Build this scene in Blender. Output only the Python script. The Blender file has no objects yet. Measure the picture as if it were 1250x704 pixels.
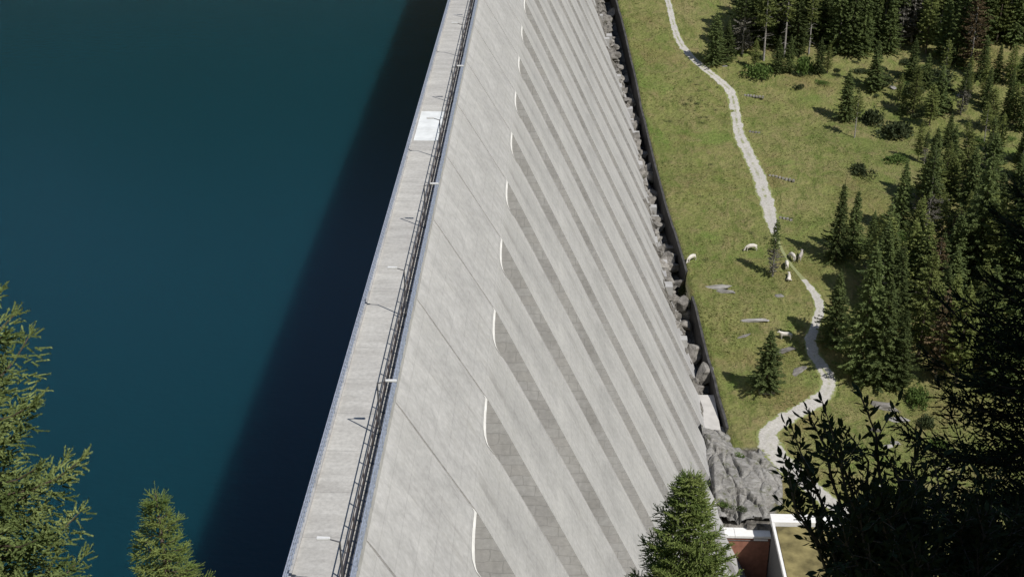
import bpy, bmesh, math, random
import numpy as np
from mathutils import Vector, noise

random.seed(7)
S = bpy.context.scene
COL = S.collection
R = math.radians

# ------------------------------------------------------------------ camera numbers
F_PX, HORIZON = 1700.0, -490.0
TH = math.atan((352 - HORIZON) / F_PX)
AL = math.atan(62.5 / F_PX * math.cos(TH))


def ray(x, y):
    """world direction through a pixel of the 1250x704 photograph (camera at the origin)"""
    u = (x - 625) / F_PX
    v = (y - 352) / F_PX
    dy = math.cos(TH) - v * math.sin(TH)
    dz = -math.sin(TH) - v * math.cos(TH)
    return Vector((u * math.cos(AL) - dy * math.sin(AL), u * math.sin(AL) + dy * math.cos(AL), dz))


def at_z(x, y, z):
    d = ray(x, y)
    return d * (z / d.z)


# ------------------------------------------------------------------ object helpers
def tag(o, label=None, cat=None, group=None, kind=None):
    if label: o['label'] = label
    if cat: o['category'] = cat
    if group: o['group'] = group
    if kind: o['kind'] = kind
    return o


def link(o, parent=None):
    COL.objects.link(o)
    if parent: o.parent = parent
    return o


def empty(name, loc=(0, 0, 0), rz=0.0):
    o = bpy.data.objects.new(name, None)
    o.location = loc
    o.rotation_euler = (0, 0, rz)
    o.empty_display_size = 0.3
    return link(o)


def mesh_np(name, verts, faces, mat, parent=None, smooth=False, loc=None):
    """verts (N,3) array, faces: (M,k) array or list of lists"""
    me = bpy.data.meshes.new(name)
    verts = np.asarray(verts, dtype=np.float32)
    if isinstance(faces, np.ndarray):
        m, k = faces.shape
        me.vertices.add(len(verts)); me.vertices.foreach_set('co', verts.ravel())
        me.loops.add(m * k); me.loops.foreach_set('vertex_index', faces.astype(np.int32).ravel())
        me.polygons.add(m)
        me.polygons.foreach_set('loop_start', np.arange(0, m * k, k, dtype=np.int32))
        me.polygons.foreach_set('loop_total', np.full(m, k, dtype=np.int32))
        me.update(calc_edges=True)
    else:
        me.from_pydata([tuple(v) for v in verts], [], faces)
        me.update()
    if smooth:
        me.polygons.foreach_set('use_smooth', np.ones(len(me.polygons), dtype=bool))
    me.materials.append(mat)
    o = bpy.data.objects.new(name, me)
    if loc is not None: o.location = loc
    return link(o, parent)


class MB:
    """collects boxes, bars and rods for one mesh"""
    def __init__(s): s.v = []; s.f = []

    def hexa(s, p):
        n = len(s.v); s.v += [tuple(q) for q in p]
        for f in ((0, 3, 2, 1), (4, 5, 6, 7), (0, 1, 5, 4), (1, 2, 6, 5), (2, 3, 7, 6), (3, 0, 4, 7)):
            s.f.append([n + i for i in f])

    def box(s, x0, x1, y0, y1, z0, z1):
        s.hexa([(x0, y0, z0), (x1, y0, z0), (x1, y1, z0), (x0, y1, z0),
                (x0, y0, z1), (x1, y0, z1), (x1, y1, z1), (x0, y1, z1)])

    def rod(s, a, b, r0, r1=None, n=8):
        r1 = r0 if r1 is None else r1
        a = Vector(a); b = Vector(b); d = (b - a).normalized()
        u = d.orthogonal().normalized(); w = d.cross(u)
        k = len(s.v)
        for p, r in ((a, r0), (b, r1)):
            for i in range(n):
                t = 2 * math.pi * i / n
                s.v.append(tuple(p + u * (r * math.cos(t)) + w * (r * math.sin(t))))
        for i in range(n):
            j = (i + 1) % n
            s.f.append([k + i, k + j, k + n + j, k + n + i])
        s.f.append([k + i for i in range(n)][::-1]); s.f.append([k + n + i for i in range(n)])

    def build(s, name, mat, parent=None, loc=None, smooth=False):
        return mesh_np(name, np.array(s.v), s.f, mat, parent, smooth, loc)


def copy_tree(o, parent=None):
    c = o.copy(); link(c, parent)
    for ch in list(o.children): copy_tree(ch, c)
    return c


# ------------------------------------------------------------------ materials
class NT:
    def __init__(s, name):
        s.m = bpy.data.materials.new(name); s.m.use_nodes = True
        s.t = s.m.node_tree; s.b = s.t.nodes['Principled BSDF']; s.out = s.t.nodes['Material Output']
        s.b.inputs['Roughness'].default_value = 0.85
        s.b.inputs['Specular IOR Level'].default_value = 0.25

    def n(s, t, **kw):
        o = s.t.nodes.new(t)
        for k, v in kw.items(): setattr(o, k, v)
        return o

    def l(s, a, b): s.t.links.new(a, b)

    def coord(s, kind='Object', scale=(1, 1, 1), rot=(0, 0, 0)):
        tc = s.n('ShaderNodeTexCoord'); mp = s.n('ShaderNodeMapping')
        mp.inputs['Scale'].default_value = scale; mp.inputs['Rotation'].default_value = rot
        s.l(tc.outputs[kind], mp.inputs['Vector'])
        return mp.outputs['Vector']

    def noise(s, vec, scale=1.0, detail=4, rough=.55, dist=0.0):
        o = s.n('ShaderNodeTexNoise'); o.inputs['Scale'].default_value = scale
        o.inputs['Detail'].default_value = detail; o.inputs['Roughness'].default_value = rough
        o.inputs['Distortion'].default_value = dist
        s.l(vec, o.inputs['Vector']); return o.outputs['Fac']

    def ramp(s, fac, *stops, interp='LINEAR'):
        o = s.n('ShaderNodeValToRGB'); cr = o.color_ramp; cr.interpolation = interp
        while len(cr.elements) < len(stops): cr.elements.new(0.5)
        for e, (p, c) in zip(cr.elements, stops):
            e.position = p; e.color = (*c, 1) if isinstance(c, tuple) else (c, c, c, 1)
        s.l(fac, o.inputs['Fac']); return o.outputs['Color']

    def mix(s, fac, a, b, mode='MIX'):
        o = s.n('ShaderNodeMix', data_type='RGBA', blend_type=mode)
        for i, x in ((0, fac), (6, a), (7, b)):
            if hasattr(x, 'links'): s.l(x, o.inputs[i])
            elif isinstance(x, tuple): o.inputs[i].default_value = (*x, 1)
            else: o.inputs[i].default_value = x
        return o.outputs[2]

    def math(s, op, a, b=0.0):
        o = s.n('ShaderNodeMath', operation=op)
        for i, x in enumerate((a, b)):
            if hasattr(x, 'links'): s.l(x, o.inputs[i])
            else: o.inputs[i].default_value = x
        return o.outputs[0]

    def bump(s, h, strength=.3, dist=.05):
        o = s.n('ShaderNodeBump'); o.inputs['Strength'].default_value = strength
        o.inputs['Distance'].default_value = dist
        s.l(h, o.inputs['Height']); s.l(o.outputs['Normal'], s.b.inputs['Normal'])

    def base(s, c):
        if isinstance(c, tuple): s.b.inputs['Base Color'].default_value = (*c, 1)
        else: s.l(c, s.b.inputs['Base Color'])
        return s


def plain(name, c, rough=.7, metal=0.0, var=.25, scale=4.0):
    m = NT(name)
    f = m.noise(m.coord(), scale, 4)
    lo = tuple(x * (1 - var) for x in c); hi = tuple(min(1, x * (1 + var)) for x in c)
    m.base(m.ramp(f, (.3, lo), (.7, hi)))
    m.b.inputs['Roughness'].default_value = rough; m.b.inputs['Metallic'].default_value = metal
    return m.m


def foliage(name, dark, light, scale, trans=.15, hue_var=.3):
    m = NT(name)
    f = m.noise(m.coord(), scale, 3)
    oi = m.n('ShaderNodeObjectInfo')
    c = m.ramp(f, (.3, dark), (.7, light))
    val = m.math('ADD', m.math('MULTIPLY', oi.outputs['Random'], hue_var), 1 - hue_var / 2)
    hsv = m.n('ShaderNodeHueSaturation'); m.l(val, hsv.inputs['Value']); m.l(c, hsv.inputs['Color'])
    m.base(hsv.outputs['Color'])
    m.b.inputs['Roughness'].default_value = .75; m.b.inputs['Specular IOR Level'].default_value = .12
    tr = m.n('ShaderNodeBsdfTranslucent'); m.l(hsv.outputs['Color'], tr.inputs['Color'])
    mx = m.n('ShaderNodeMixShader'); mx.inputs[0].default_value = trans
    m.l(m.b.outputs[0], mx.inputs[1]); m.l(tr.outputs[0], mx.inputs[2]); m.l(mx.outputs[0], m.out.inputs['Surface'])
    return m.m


M = {}


def concrete(name, tint=(1, 1, 1), blocks=False):
    m = NT(name)
    big = m.noise(m.coord(scale=(1, 1, .5)), .09, 5, .6)
    streak = m.noise(m.coord(scale=(.35, 1.0, .09)), 1.0, 6, .65, .6)
    fine = m.noise(m.coord(), 2.2, 6, .7)
    c0 = tuple(.37 * t for t in tint); c1 = tuple(.50 * t for t in tint)
    col = m.ramp(big, (.3, c0), (.72, c1))
    st = m.ramp(streak, (.28, (.90, .90, .90)), (.5, (1, 1, 1)), (.72, (1.05, 1.05, 1.05)))
    col = m.mix(1.0, col, st, 'MULTIPLY')
    fi = m.ramp(fine, (.25, (.80, .80, .795)), (.7, (1.1, 1.1, 1.1)))
    col = m.mix(1.0, col, fi, 'MULTIPLY')
    run = m.noise(m.coord(scale=(.15, .55, .03)), 1.0, 5, .6, .3)      # long seepage runs down the slope
    col = m.mix(1.0, col, m.ramp(run, (.28, (.74, .73, .715)), (.44, (1, 1, 1)), (.64, (1, 1, 1)), (.76, (1.1, 1.1, 1.1))), 'MULTIPLY')
    pat = m.noise(m.coord(scale=(.3, .5, .5)), .35, 6, .7, 1.0)
    col = m.mix(1.0, col, m.ramp(pat, (.32, (.85, .85, .85)), (.5, (1, 1, 1)), (.68, (1.07, 1.07, 1.06))), 'MULTIPLY')
    if not blocks:                                   # concrete lifts every 1.5 m
        w = m.n('ShaderNodeTexWave', wave_type='BANDS', bands_direction='Z', wave_profile='SAW')
        w.inputs['Scale'].default_value = .2094; w.inputs['Distortion'].default_value = 0
        m.l(m.coord(), w.inputs['Vector'])
        ln = m.ramp(w.outputs['Fac'], (.0, (.8, .8, .8)), (.06, (1, 1, 1)))
        col = m.mix(.8, col, ln, 'MULTIPLY')
        m.bump(m.math('ADD', fine, m.math('MULTIPLY', streak, .6)), .35, .05)
    else:
        br = m.n('ShaderNodeTexBrick'); br.offset = .5
        br.inputs['Scale'].default_value = 1.0; br.inputs['Brick Width'].default_value = 2.0
        br.inputs['Row Height'].default_value = 1.0; br.inputs['Mortar Size'].default_value = .05
        br.inputs['Mortar Smooth'].default_value = .4
        br.inputs['Color1'].default_value = (1, 1, 1, 1); br.inputs['Color2'].default_value = (.88, .86, .84, 1)
        br.inputs['Mortar'].default_value = (.62, .61, .6, 1)
        nd = m.n('ShaderNodeTexNoise'); nd.inputs['Scale'].default_value = .7; m.l(m.coord(), nd.inputs['Vector'])
        va = m.n('ShaderNodeVectorMath', operation='MULTIPLY_ADD'); m.l(nd.outputs['Color'], va.inputs[0]); va.inputs[1].default_value = (.5, .5, .5)
        m.l(m.coord(rot=(R(90), 0, 0)), va.inputs[2]); m.l(va.outputs[0], br.inputs['Vector'])
        col = m.mix(.55, col, br.outputs['Color'], 'MULTIPLY')
        m.bump(fine, .3, .04)
    m.base(col)
    return m.m


M['concrete'] = concrete('weathered_concrete', (1.0, .985, .965))
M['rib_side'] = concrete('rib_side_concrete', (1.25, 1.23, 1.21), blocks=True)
M['lip'] = plain('pale_concrete', (.78, .77, .74), .8, var=.12, scale=1.5)

m = NT('crest_paving')
f1 = m.noise(m.coord(scale=(.25, 1, 1)), .9, 6, .7); f2 = m.noise(m.coord(), .12, 4)
f3 = m.noise(m.coord(), 3.5, 5, .7)
c = m.ramp(f1, (.25, (.36, .345, .32)), (.6, (.50, .485, .455)))
c = m.mix(1, c, m.ramp(f2, (.3, (.86, .86, .86)), (.7, (1.08, 1.08, 1.06))), 'MULTIPLY')
c = m.mix(1, c, m.ramp(f3, (.25, (.78, .78, .78)), (.6, (1.05, 1.05, 1.05))), 'MULTIPLY')
w = m.n('ShaderNodeTexWave', wave_type='BANDS', bands_direction='Y', wave_profile='SAW')
w.inputs['Scale'].default_value = .0698; m.l(m.coord(), w.inputs['Vector'])
c = m.mix(.9, c, m.ramp(w.outputs['Fac'], (0, (.7, .7, .7)), (.025, (1, 1, 1))), 'MULTIPLY')
m.base(c); m.bump(f3, .3, .02); M['paving'] = m.m

M['white_slab'] = plain('white_painted_slab', (.70, .715, .70), .7, var=.12, scale=.9)
M['grating'] = plain('steel_grating', (.13, .135, .15), .6, .2, .35, 2.5)
M['rail_dark'] = plain('dark_brown_steel', (.085, .072, .07), .55, .2)
M['rail_pale'] = plain('galvanised_steel', (.34, .38, .46), .5, .25)
M['lamp_white'] = plain('white_lamp_enamel', (.66, .66, .65), .4, var=.05)
M['lamp_pole'] = plain('grey_lamp_steel', (.12, .12, .13), .5, .3)
M['wall'] = plain('old_retaining_concrete', (.06, .058, .057), .9, var=.4, scale=1.0)
M['coping'] = plain('pale_coping', (.76, .75, .73), .8, var=.07, scale=2)
M['rust'] = plain('rust_red_cladding', (.27, .125, .085), .8, var=.2, scale=1.2)
M['court'] = plain('court_grey', (.12, .12, .12), .8, var=.3)
M['roof_plants'] = plain('roof_moss', (.19, .16, .07), .95, var=.5, scale=.5)
M['slab_pale'] = plain('pale_floor_slab', (.50, .48, .45), .85, var=.12, scale=.6)
M['bark'] = plain('bark', (.13, .105, .085), .95, var=.45, scale=3)
M['bark_grey'] = plain('grey_bark', (.32, .30, .28), .95, var=.35, scale=3)

# meadow / terrain
m = NT('meadow_grass')
v = m.coord()
a = m.noise(v, .035, 6, .62); b = m.noise(v, .25, 6, .7, .5); d = m.noise(v, 1.1, 5, .75)
e = m.noise(m.coord(scale=(1, .35, 1)), .5, 5, .7, .8)
c = m.ramp(a, (.32, (.150, .188, .054)), (.5, (.222, .240, .078)), (.68, (.30, .28, .118)))
c = m.mix(m.ramp(b, (.44, 0.0), (.66, .85)), c, (.28, .235, .115))
c = m.mix(m.ramp(e, (.48, 0.0), (.66, .7)), c, (.10, .145, .03))
pb = m.noise(v, .055, 5, .6, .6)
c = m.mix(m.ramp(pb, (.52, 0.0), (.66, .55)), c, (.25, .19, .085))
pg = m.noise(m.coord(rot=(0, 0, .5)), .07, 4, .6, 1.2)
c = m.mix(m.ramp(pg, (.56, 0.0), (.68, .5)), c, (.14, .225, .045))
c = m.mix(1, c, m.ramp(d, (.25, (.74, .76, .71)), (.5, (1, 1, 1)), (.72, (1.2, 1.17, 1.16))), 'MULTIPLY')
at = m.n('ShaderNodeAttribute', attribute_name='rock')
rf = m.noise(v, .5, 8, .75, .4); rv = m.n('ShaderNodeTexVoronoi', feature='DISTANCE_TO_EDGE')
rv.inputs['Scale'].default_value = .22
wr = m.n('ShaderNodeVectorMath', operation='ADD'); nz = m.n('ShaderNodeTexNoise'); nz.inputs['Scale'].default_value = .4
m.l(v, nz.inputs['Vector']); m.l(v, wr.inputs[0]); m.l(nz.outputs['Color'], wr.inputs[1]); m.l(wr.outputs[0], rv.inputs['Vector'])
rc = m.ramp(rf, (.3, (.11, .10, .09)), (.5, (.24, .225, .20)), (.7, (.36, .34, .31)))
rc = m.mix(1, rc, m.ramp(rv.outputs['Distance'], (0, (.45, .45, .43)), (.06, (1, 1, 1))), 'MULTIPLY')
c = m.mix(at.outputs['Fac'], c, rc)
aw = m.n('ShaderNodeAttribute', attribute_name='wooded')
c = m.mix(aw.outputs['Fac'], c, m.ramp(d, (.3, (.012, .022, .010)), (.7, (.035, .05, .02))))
m.base(c); m.bump(m.math('ADD', d, m.math('MULTIPLY', b, 2.0)), 1.0, .8); m.b.inputs['Specular IOR Level'].default_value = .08
M['ground'] = m.m


def rock_mat(name, lo, mid, hi, cr=.9):
    m = NT(name)
    v = m.coord()
    rf = m.noise(v, .8, 9, .75, .5)
    st = m.noise(m.coord(scale=(.5, 1.6, 3), rot=(.3, .2, .7)), 1.0, 6, .7)
    c = m.ramp(rf, (.3, lo), (.5, mid), (.7, hi))
    c = m.mix(1, c, m.ramp(st, (.3, (.62, .62, .6)), (.6, (1.1, 1.1, 1.1))), 'MULTIPLY')
    ms = m.noise(v, .55, 6, .7, .8)
    c = m.mix(m.ramp(ms, (.56, 0.0), (.64, .8)), c, (.085, .095, .04))
    oi = m.n('ShaderNodeObjectInfo')
    hs = m.n('ShaderNodeHueSaturation'); m.l(c, hs.inputs['Color'])
    m.l(m.math('ADD', m.math('MULTIPLY', oi.outputs['Random'], .4), .8), hs.inputs['Value'])
    m.base(hs.outputs['Color']); m.bump(m.math('ADD', rf, st), .9, .25)
    return m.m


M['rock'] = rock_mat('grey_rock', (.11, .10, .09), (.235, .22, .20), (.37, .355, .325))
M['rock_outcrop'] = rock_mat('outcrop_rock', (.15, .142, .128), (.25, .24, .225), (.37, .36, .34))
M['rock_pale'] = rock_mat('pale_rock', (.20, .19, .18), (.36, .345, .33), (.55, .54, .52))

# gravel path: u across in attribute 'across'
m = NT('gravel')
v = m.coord(); g1 = m.noise(v, 2.6, 7, .75); g2 = m.noise(v, .22, 4)
c = m.ramp(g1, (.3, (.30, .285, .255)), (.5, (.43, .41, .375)), (.75, (.57, .55, .51)))
ac = m.n('ShaderNodeAttribute', attribute_name='across')
gr = m.noise(m.coord(), .55, 5, .7)
mid = m.ramp(m.math('ABSOLUTE', ac.outputs['Fac']), (.05, 1.0), (.3, 0.0))
st = m.n('ShaderNodeAttribute', attribute_name='grassy')
k = m.math('MULTIPLY', m.math('MULTIPLY', mid, m.ramp(gr, (.46, 0.0), (.6, .9))), st.outputs['Fac'])
k2 = m.n('ShaderNodeMath', operation='SUBTRACT', use_clamp=True); m.l(st.outputs['Fac'], k2.inputs[0]); k2.inputs[1].default_value = 1.35
k = m.math('MAXIMUM', k, k2.outputs[0])
eg = m.math('ADD', m.math('ABSOLUTE', ac.outputs['Fac']), m.math('MULTIPLY', m.math('SUBTRACT', gr, .5), 1.5))
k = m.math('MAXIMUM', k, m.ramp(eg, (.70, 0.0), (.86, 1.0)))
c = m.mix(k, c, (.20, .22, .075)); m.base(c); m.bump(g1, .5, .1); M['gravel'] = m.m

# lake
m = NT('lake_water')
m.base((.0032, .031, .043)); m.b.inputs['Roughness'].default_value = .2
m.b.inputs['IOR'].default_value = 1.33; m.b.inputs['Specular IOR Level'].default_value = .5
m.b.inputs['Subsurface Weight'].default_value = 1.0
m.b.inputs['Subsurface Radius'].default_value = (1, 1, 1); m.b.inputs['Subsurface Scale'].default_value = 30.0
m.b.subsurface_method = 'RANDOM_WALK'
wv = m.noise(m.coord(scale=(1, 1.6, 1)), .8, 5, .6); m.bump(wv, .22, .12); M['water'] = m.m

M['spruce_far'] = foliage('spruce_needles', (.078, .108, .042), (.185, .230, .080), .5, .32, .6)
M['larch'] = foliage('larch_needles', (.125, .16, .048), (.27, .30, .10), .5, .32, .5)
M['larch_dry'] = foliage('dry_larch_needles', (.095, .075, .040), (.19, .135, .075), .5, .15, .4)
M['grass'] = foliage('meadow_tufts', (.18, .21, .065), (.29, .285, .115), .12, .25, .0)
M['dead_needles'] = foliage('dead_needles', (.10, .095, .075), (.19, .18, .15), .5, .1, .3)
M['shrub_dark'] = foliage('dark_shrub_leaves', (.038, .052, .024), (.085, .105, .046), .8, .12, .4)
M['shrub_light'] = foliage('light_shrub_leaves', (.075, .125, .03), (.15, .21, .06), .8, .2, .3)
M['spruce_near'] = foliage('near_spruce_needles', (.11, .16, .048), (.31, .365, .135), 1.6, .32, .1)
M['spruce_mid'] = foliage('mid_spruce_needles', (.145, .215, .058), (.35, .40, .13), .9, .38, .1)
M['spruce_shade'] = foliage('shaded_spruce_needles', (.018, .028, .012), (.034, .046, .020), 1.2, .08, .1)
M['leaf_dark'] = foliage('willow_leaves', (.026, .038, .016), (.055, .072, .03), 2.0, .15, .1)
M['twig'] = plain('twig_bark', (.085, .065, .045), .9, var=.3, scale=8)
M['hide_pale'] = plain('pale_cow_hide', (.62, .58, .52), .85, var=.15, scale=2)
M['hide_grey'] = plain('grey_cow_hide', (.36, .33, .30), .85, var=.3, scale=2)

# ------------------------------------------------------------------ the dam's shape
PROFILE = [(-48.0, -10.6), (-48.6, -10.52), (-49.2, -10.1), (-57.3, -5.2), (-60, -3.85)]
Z_FOOT = -131.0


def face_x(z):
    if z <= -60: return -3.85 + .485 * (-60 - z)
    for (z0, x0), (z1, x1) in zip(PROFILE, PROFILE[1:]):
        if z1 <= z <= z0: return x0 + (x1 - x0) * (z0 - z) / (z0 - z1)
    return -10.6


TOE = [(0, -125.5), (158, -125.5), (161, -123), (165, -118.6), (180, -117.9), (203, -116.6), (208, -112), (216, -107.5), (243, -104.8), (261, -101.8), (290, -99.4), (303, -93), (328, -85.5), (400, -64), (466, -48)]
BASE = [(0, -118.5), (190, -118.3), (207, -116), (218, -112), (245, -107.5), (262, -105), (292, -101), (304, -97), (329, -90), (420, -70), (560, -40), (900, 0)]


def interp(t, tab):
    if t <= tab[0][0]: return tab[0][1]
    for (a, x), (b, y) in zip(tab, tab[1:]):
        if t <= b: return x + (y - x) * (t - a) / (b - a)
    return tab[-1][1]


def toe_z(y): return interp(y, TOE)


def wall_x(y): return interp(y, [(0, 28.3), (186, 28.3), (190, 28.07), (204, 27), (212.6, 25.9), (221.6, 24.85), (230, 24.3), (251.6, 21.9), (268.7, 20.6), (294, 18.7), (319, 16.4), (338, 14.4), (420, 4), (560, -12)])


def fbm(x, y, s, o=4):
    return noise.fractal(Vector((x * s, y * s, 3.7)), 1.0, 2.0, o)


def meadow(x, y):
    z = interp(y, BASE) + .7 * fbm(x, y, .035) + .28 * fbm(x, y, .15)
    if x > 70: z += .05 * (x - 70)
    return z


def smooth01(t):
    t = max(0.0, min(1.0, t)); return t * t * (3 - 2 * t)


def ground(x, y):
    w = wall_x(y)
    z = meadow(x, y)
    if x < w - .15:
        tz = toe_z(y) - 1.0; tx = face_x(tz)
        if 192 < y:
            bot = min(z - 4.4, tz - 1.0)
            k = max(0.0, min(1.0, (w - 1.6 - x) / max(1.0, w - 1.6 - tx)))
            z = bot + (tz - bot) * k + .8 * fbm(x, y, .25) * (1 if x < w - 1 else .2)
        else:
            z = -119.3 + .4 * fbm(x, y, .1)
        if y < 164.9: z = -129
    if 22 < x < 47 and y < 164.4: z = -129
    if x < 0 and y < 330: z = min(z, -129)
    # the near abutment that the camera stands on
    h = -1.75 - .92 * y + .5 * fbm(x, y, .12) * min(1, abs(y) / 6)
    z = max(z, h)
    # far and side mountains
    if y > 520: z = max(z, -60 + min(300 + 110 * fbm(x, 40, .002), .75 * (y - 520)) + 50 * fbm(x, y, .003))
    if x < -480: z = max(z, -150 + min(330, .7 * (-480 - x)) + 60 * fbm(x, y, .003))
    if x > 240: z += .55 * (x - 240)
    return z


def drop(x, y, exact=True):
    """point of the terrain under a pixel"""
    d = ray(x, y)
    z = -110.0
    for _ in range(24 if exact else 16): z = .5 * z + .5 * interp(d.y * z / d.z, BASE)
    if exact:
        for _ in range(9):
            p = d * (z / d.z); z = .4 * z + .6 * ground(p.x, p.y)
    return d * (z / d.z)


# ------------------------------------------------------------------ ground sheet
def axis(parts):
    out = []
    for a, b, st in parts:
        n = max(1, int(round((b - a) / st)))
        out += [a + (b - a) * i / n for i in range(n)]
    out.append(parts[-1][1]); return out


ys = axis([(-700, -60, 80), (-60, 20, 4), (20, 140, 4), (140, 164, 2), (164, 165.5, .5), (165.5, 260, 1.0), (260, 400, 1.5), (400, 560, 4), (560, 3000, 120)])
offs = axis([(-2600, -500, 150), (-500, -60, 40), (-60, -12, 6), (-12, -2, .8), (-2, -.3, .6), (-.3, 0.02, .31), (0.02, 40, 1.0), (40, 110, 1.5), (110, 260, 4), (260, 2600, 120)])
V = []; rockv = []; woodv = []
for y in ys:
    w = wall_x(y)
    for o in offs:
        x = w + o
        V.append((x, y, ground(x, y)))
        r = 0.0
        if o < -.1 and y > 160: r = 1.0
        elif 0 <= o < 5 and 160 < y < 184: r = 1.0
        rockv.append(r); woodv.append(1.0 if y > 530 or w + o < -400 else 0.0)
nx, ny = len(offs), len(ys)
idx = np.arange(nx * ny).reshape(ny, nx)
Fq = np.stack([idx[:-1, :-1], idx[:-1, 1:], idx[1:, 1:], idx[1:, :-1]], -1).reshape(-1, 4)
g = mesh_np('ground', V, Fq, M['ground'], smooth=True)
at_ = g.data.attributes.new('rock', 'FLOAT', 'POINT'); at_.data.foreach_set('value', np.array(rockv, dtype=np.float32))
at_ = g.data.attributes.new('wooded', 'FLOAT', 'POINT'); at_.data.foreach_set('value', np.array(woodv, dtype=np.float32))
tag(g, kind='structure')

# lake: a closed body of water behind the dam
mb = MB(); mb.box(-1500, -14.1, 48, 1500, -150, -77)
lake = mb.build('water', M['water']); tag(lake, kind='structure')

# ------------------------------------------------------------------ gravel path
PATH = [(780, -150, 6), (796, -95, 7), (806, -50, 8), (812, -12, 9), (817, 8, 9), (822, 30, 9), (829, 50, 11), (842, 68, 11), (860, 84, 12), (880, 100, 13), (893, 115, 15), (898, 140, 16), (903, 165, 18), (916, 193, 20), (928, 220, 21), (937, 250, 21), (943, 275, 17), (952, 300, 4), (967, 325, 4), (984, 345, 9), (995, 360, 14), (1001, 376, 15), (996, 395, 15), (990, 412, 17), (992, 430, 19), (1002, 446, 21), (1011, 462, 23), (1009, 478, 24), (996, 491, 25), (974, 503, 25), (955, 514, 25), (940, 526, 27), (938, 540, 33), (952, 560, 36), (975, 582, 34), (1003, 606, 30), (1040, 630, 28), (1090, 650, 28)]
pts = []
for i in range(len(PATH) - 1):
    p0 = PATH[max(0, i - 1)]; p1 = PATH[i]; p2 = PATH[i + 1]; p3 = PATH[min(len(PATH) - 1, i + 2)]
    for k in range(14):
        t = k / 14
        q = [.5 * (2 * b + (c_ - a) * t + (2 * a - 5 * b + 4 * c_ - d_) * t * t + (3 * b - a - 3 * c_ + d_) * t ** 3) for a, b, c_, d_ in zip(p0, p1, p2, p3)]
        P = drop(q[0], q[1]); z = P.y * math.cos(TH) - P.z * math.sin(TH)
        pts.append((P.x, P.y, max(.6, q[2] * .92 * z / F_PX), q[1]))
V = []; ac = []; gs = []; NC = 9
for i, (x, y, wd, py) in enumerate(pts):
    a = Vector(pts[max(0, i - 2)][:2]); b = Vector(pts[min(len(pts) - 1, i + 2)][:2])
    t = (b - a).normalized(); n_ = Vector((t.y, -t.x))
    for j in range(NC):
        u = -1 + 2 * j / (NC - 1)
        wj = wd * .5 * (1 + .22 * fbm(i * .9, j * 3.1 + (0 if u < 0 else 50), .35, 3)) if abs(u) > .99 else wd * .5
        X = x + n_.x * u * wj; Y = y + n_.y * u * wj
        V.append((X, Y, ground(X, Y) + (.06 if abs(u) < .99 else .035))); ac.append(u)
        gs.append(1.0 if py < 240 or 440 < py < 470 else (2.2 if 285 < py < 342 else .3))
idx = np.arange(len(pts) * NC).reshape(len(pts), NC)
Fq = np.stack([idx[:-1, :-1], idx[:-1, 1:], idx[1:, 1:], idx[1:, :-1]], -1).reshape(-1, 4)
pa = mesh_np('path', V, Fq, M['gravel'], smooth=True); tag(pa, kind='structure')
for nm, arr in (('across', ac), ('grassy', gs)):
    q = pa.data.attributes.new(nm, 'FLOAT', 'POINT'); q.data.foreach_set('value', np.array(arr, dtype=np.float32))

# ------------------------------------------------------------------ dam
PITCH, Y0, GAP = 15.4, 80.6, 5.4
dam = empty('concrete_dam', (-12.5, 60, -48))
tag(dam, 'long grey concrete dam whose sloping face has wide ribs parted by deep slots', 'dam')
DO = Vector(dam.location)


def dl(v): return [(a - DO.x, b - DO.y, c_ - DO.z) for a, b, c_ in v]


def part(name, mb, mat, parent=dam):
    o = mesh_np(name, np.array(dl(mb.v)), mb.f, mat)
    o.parent = parent
    return o


YA, YB = Y0 - 2 * PITCH, Y0 + 25 * PITCH
mb = MB(); mb.box(-14.3, -11.14, YA, YB, -48.9, -48.0); part('roadway', mb, M['paving'])
mb = MB(); mb.box(-14.38, -14.1, YA, YB, -48.95, -47.86); part('kerb', mb, M['concrete'])
mb = MB(); mb.box(-11.14, -10.76, YA, YB, -48.9, -48.1); part('service_strip', mb, M['concrete'])
mb = MB(); mb.box(-14.3, -10.76, YA, YB, -135, -48.9); part('upstream_wall', mb, M['concrete'])
zs = [-60, -72, -90, -110, Z_FOOT]
mb = MB(); prof = [(face_x(z) - 7.0, z) for z in zs]
v = [(-10.9, YA, -60)] + [(x, YA, z) for x, z in prof[1:]] + [(-10.9, YA, Z_FOOT)]
n_ = len(v); mb.v = v + [(x, YB, z) for x, _, z in v]
mb.f = [list(range(n_))[::-1], list(range(n_, 2 * n_))] + [[i, (i + 1) % n_, n_ + (i + 1) % n_, n_ + i] for i in range(n_)]
part('slot_back', mb, M['rib_side'])

for x0, x1, y0, y1 in ((-14.0, -11.6, 129.3, 132.5), (-14.0, -11.6, 132.6, 138.0)):
    mb = MB(); mb.box(x0, x1, y0, y1, -47.99, -47.95); part('white_slab', mb, M['white_slab'])

ZL = -57.35          # underside of the wide heads
ZROWS = [-48.0, -48.6, -49.2, -51, -53, -55.5, -57.0, -57.3, -57.4, -57.5, -57.7, -57.85, -58, -58.2, -58.4, -58.65, -59, -59.8, -61, -64.2, -68, -72, -79, -87, -95, -104, -112, -120, -126, Z_FOOT]


def right_edge(z):
    if z >= ZL: return PITCH - .28 + .23 * smooth01((-49.5 - z) / -1.5)
    t = min(1, (ZL - z) / 1.1)
    gap = interp(-z, [(57, 6.3), (60, 5.4), (70, 4.6), (104, 4.3), (150, 4.2)])
    return PITCH - gap + (gap * .95) * (1 - math.sqrt(1 - (1 - t) ** 2.6)) * (1 - t) ** 1.2 if t < 1 else PITCH - gap


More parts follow.
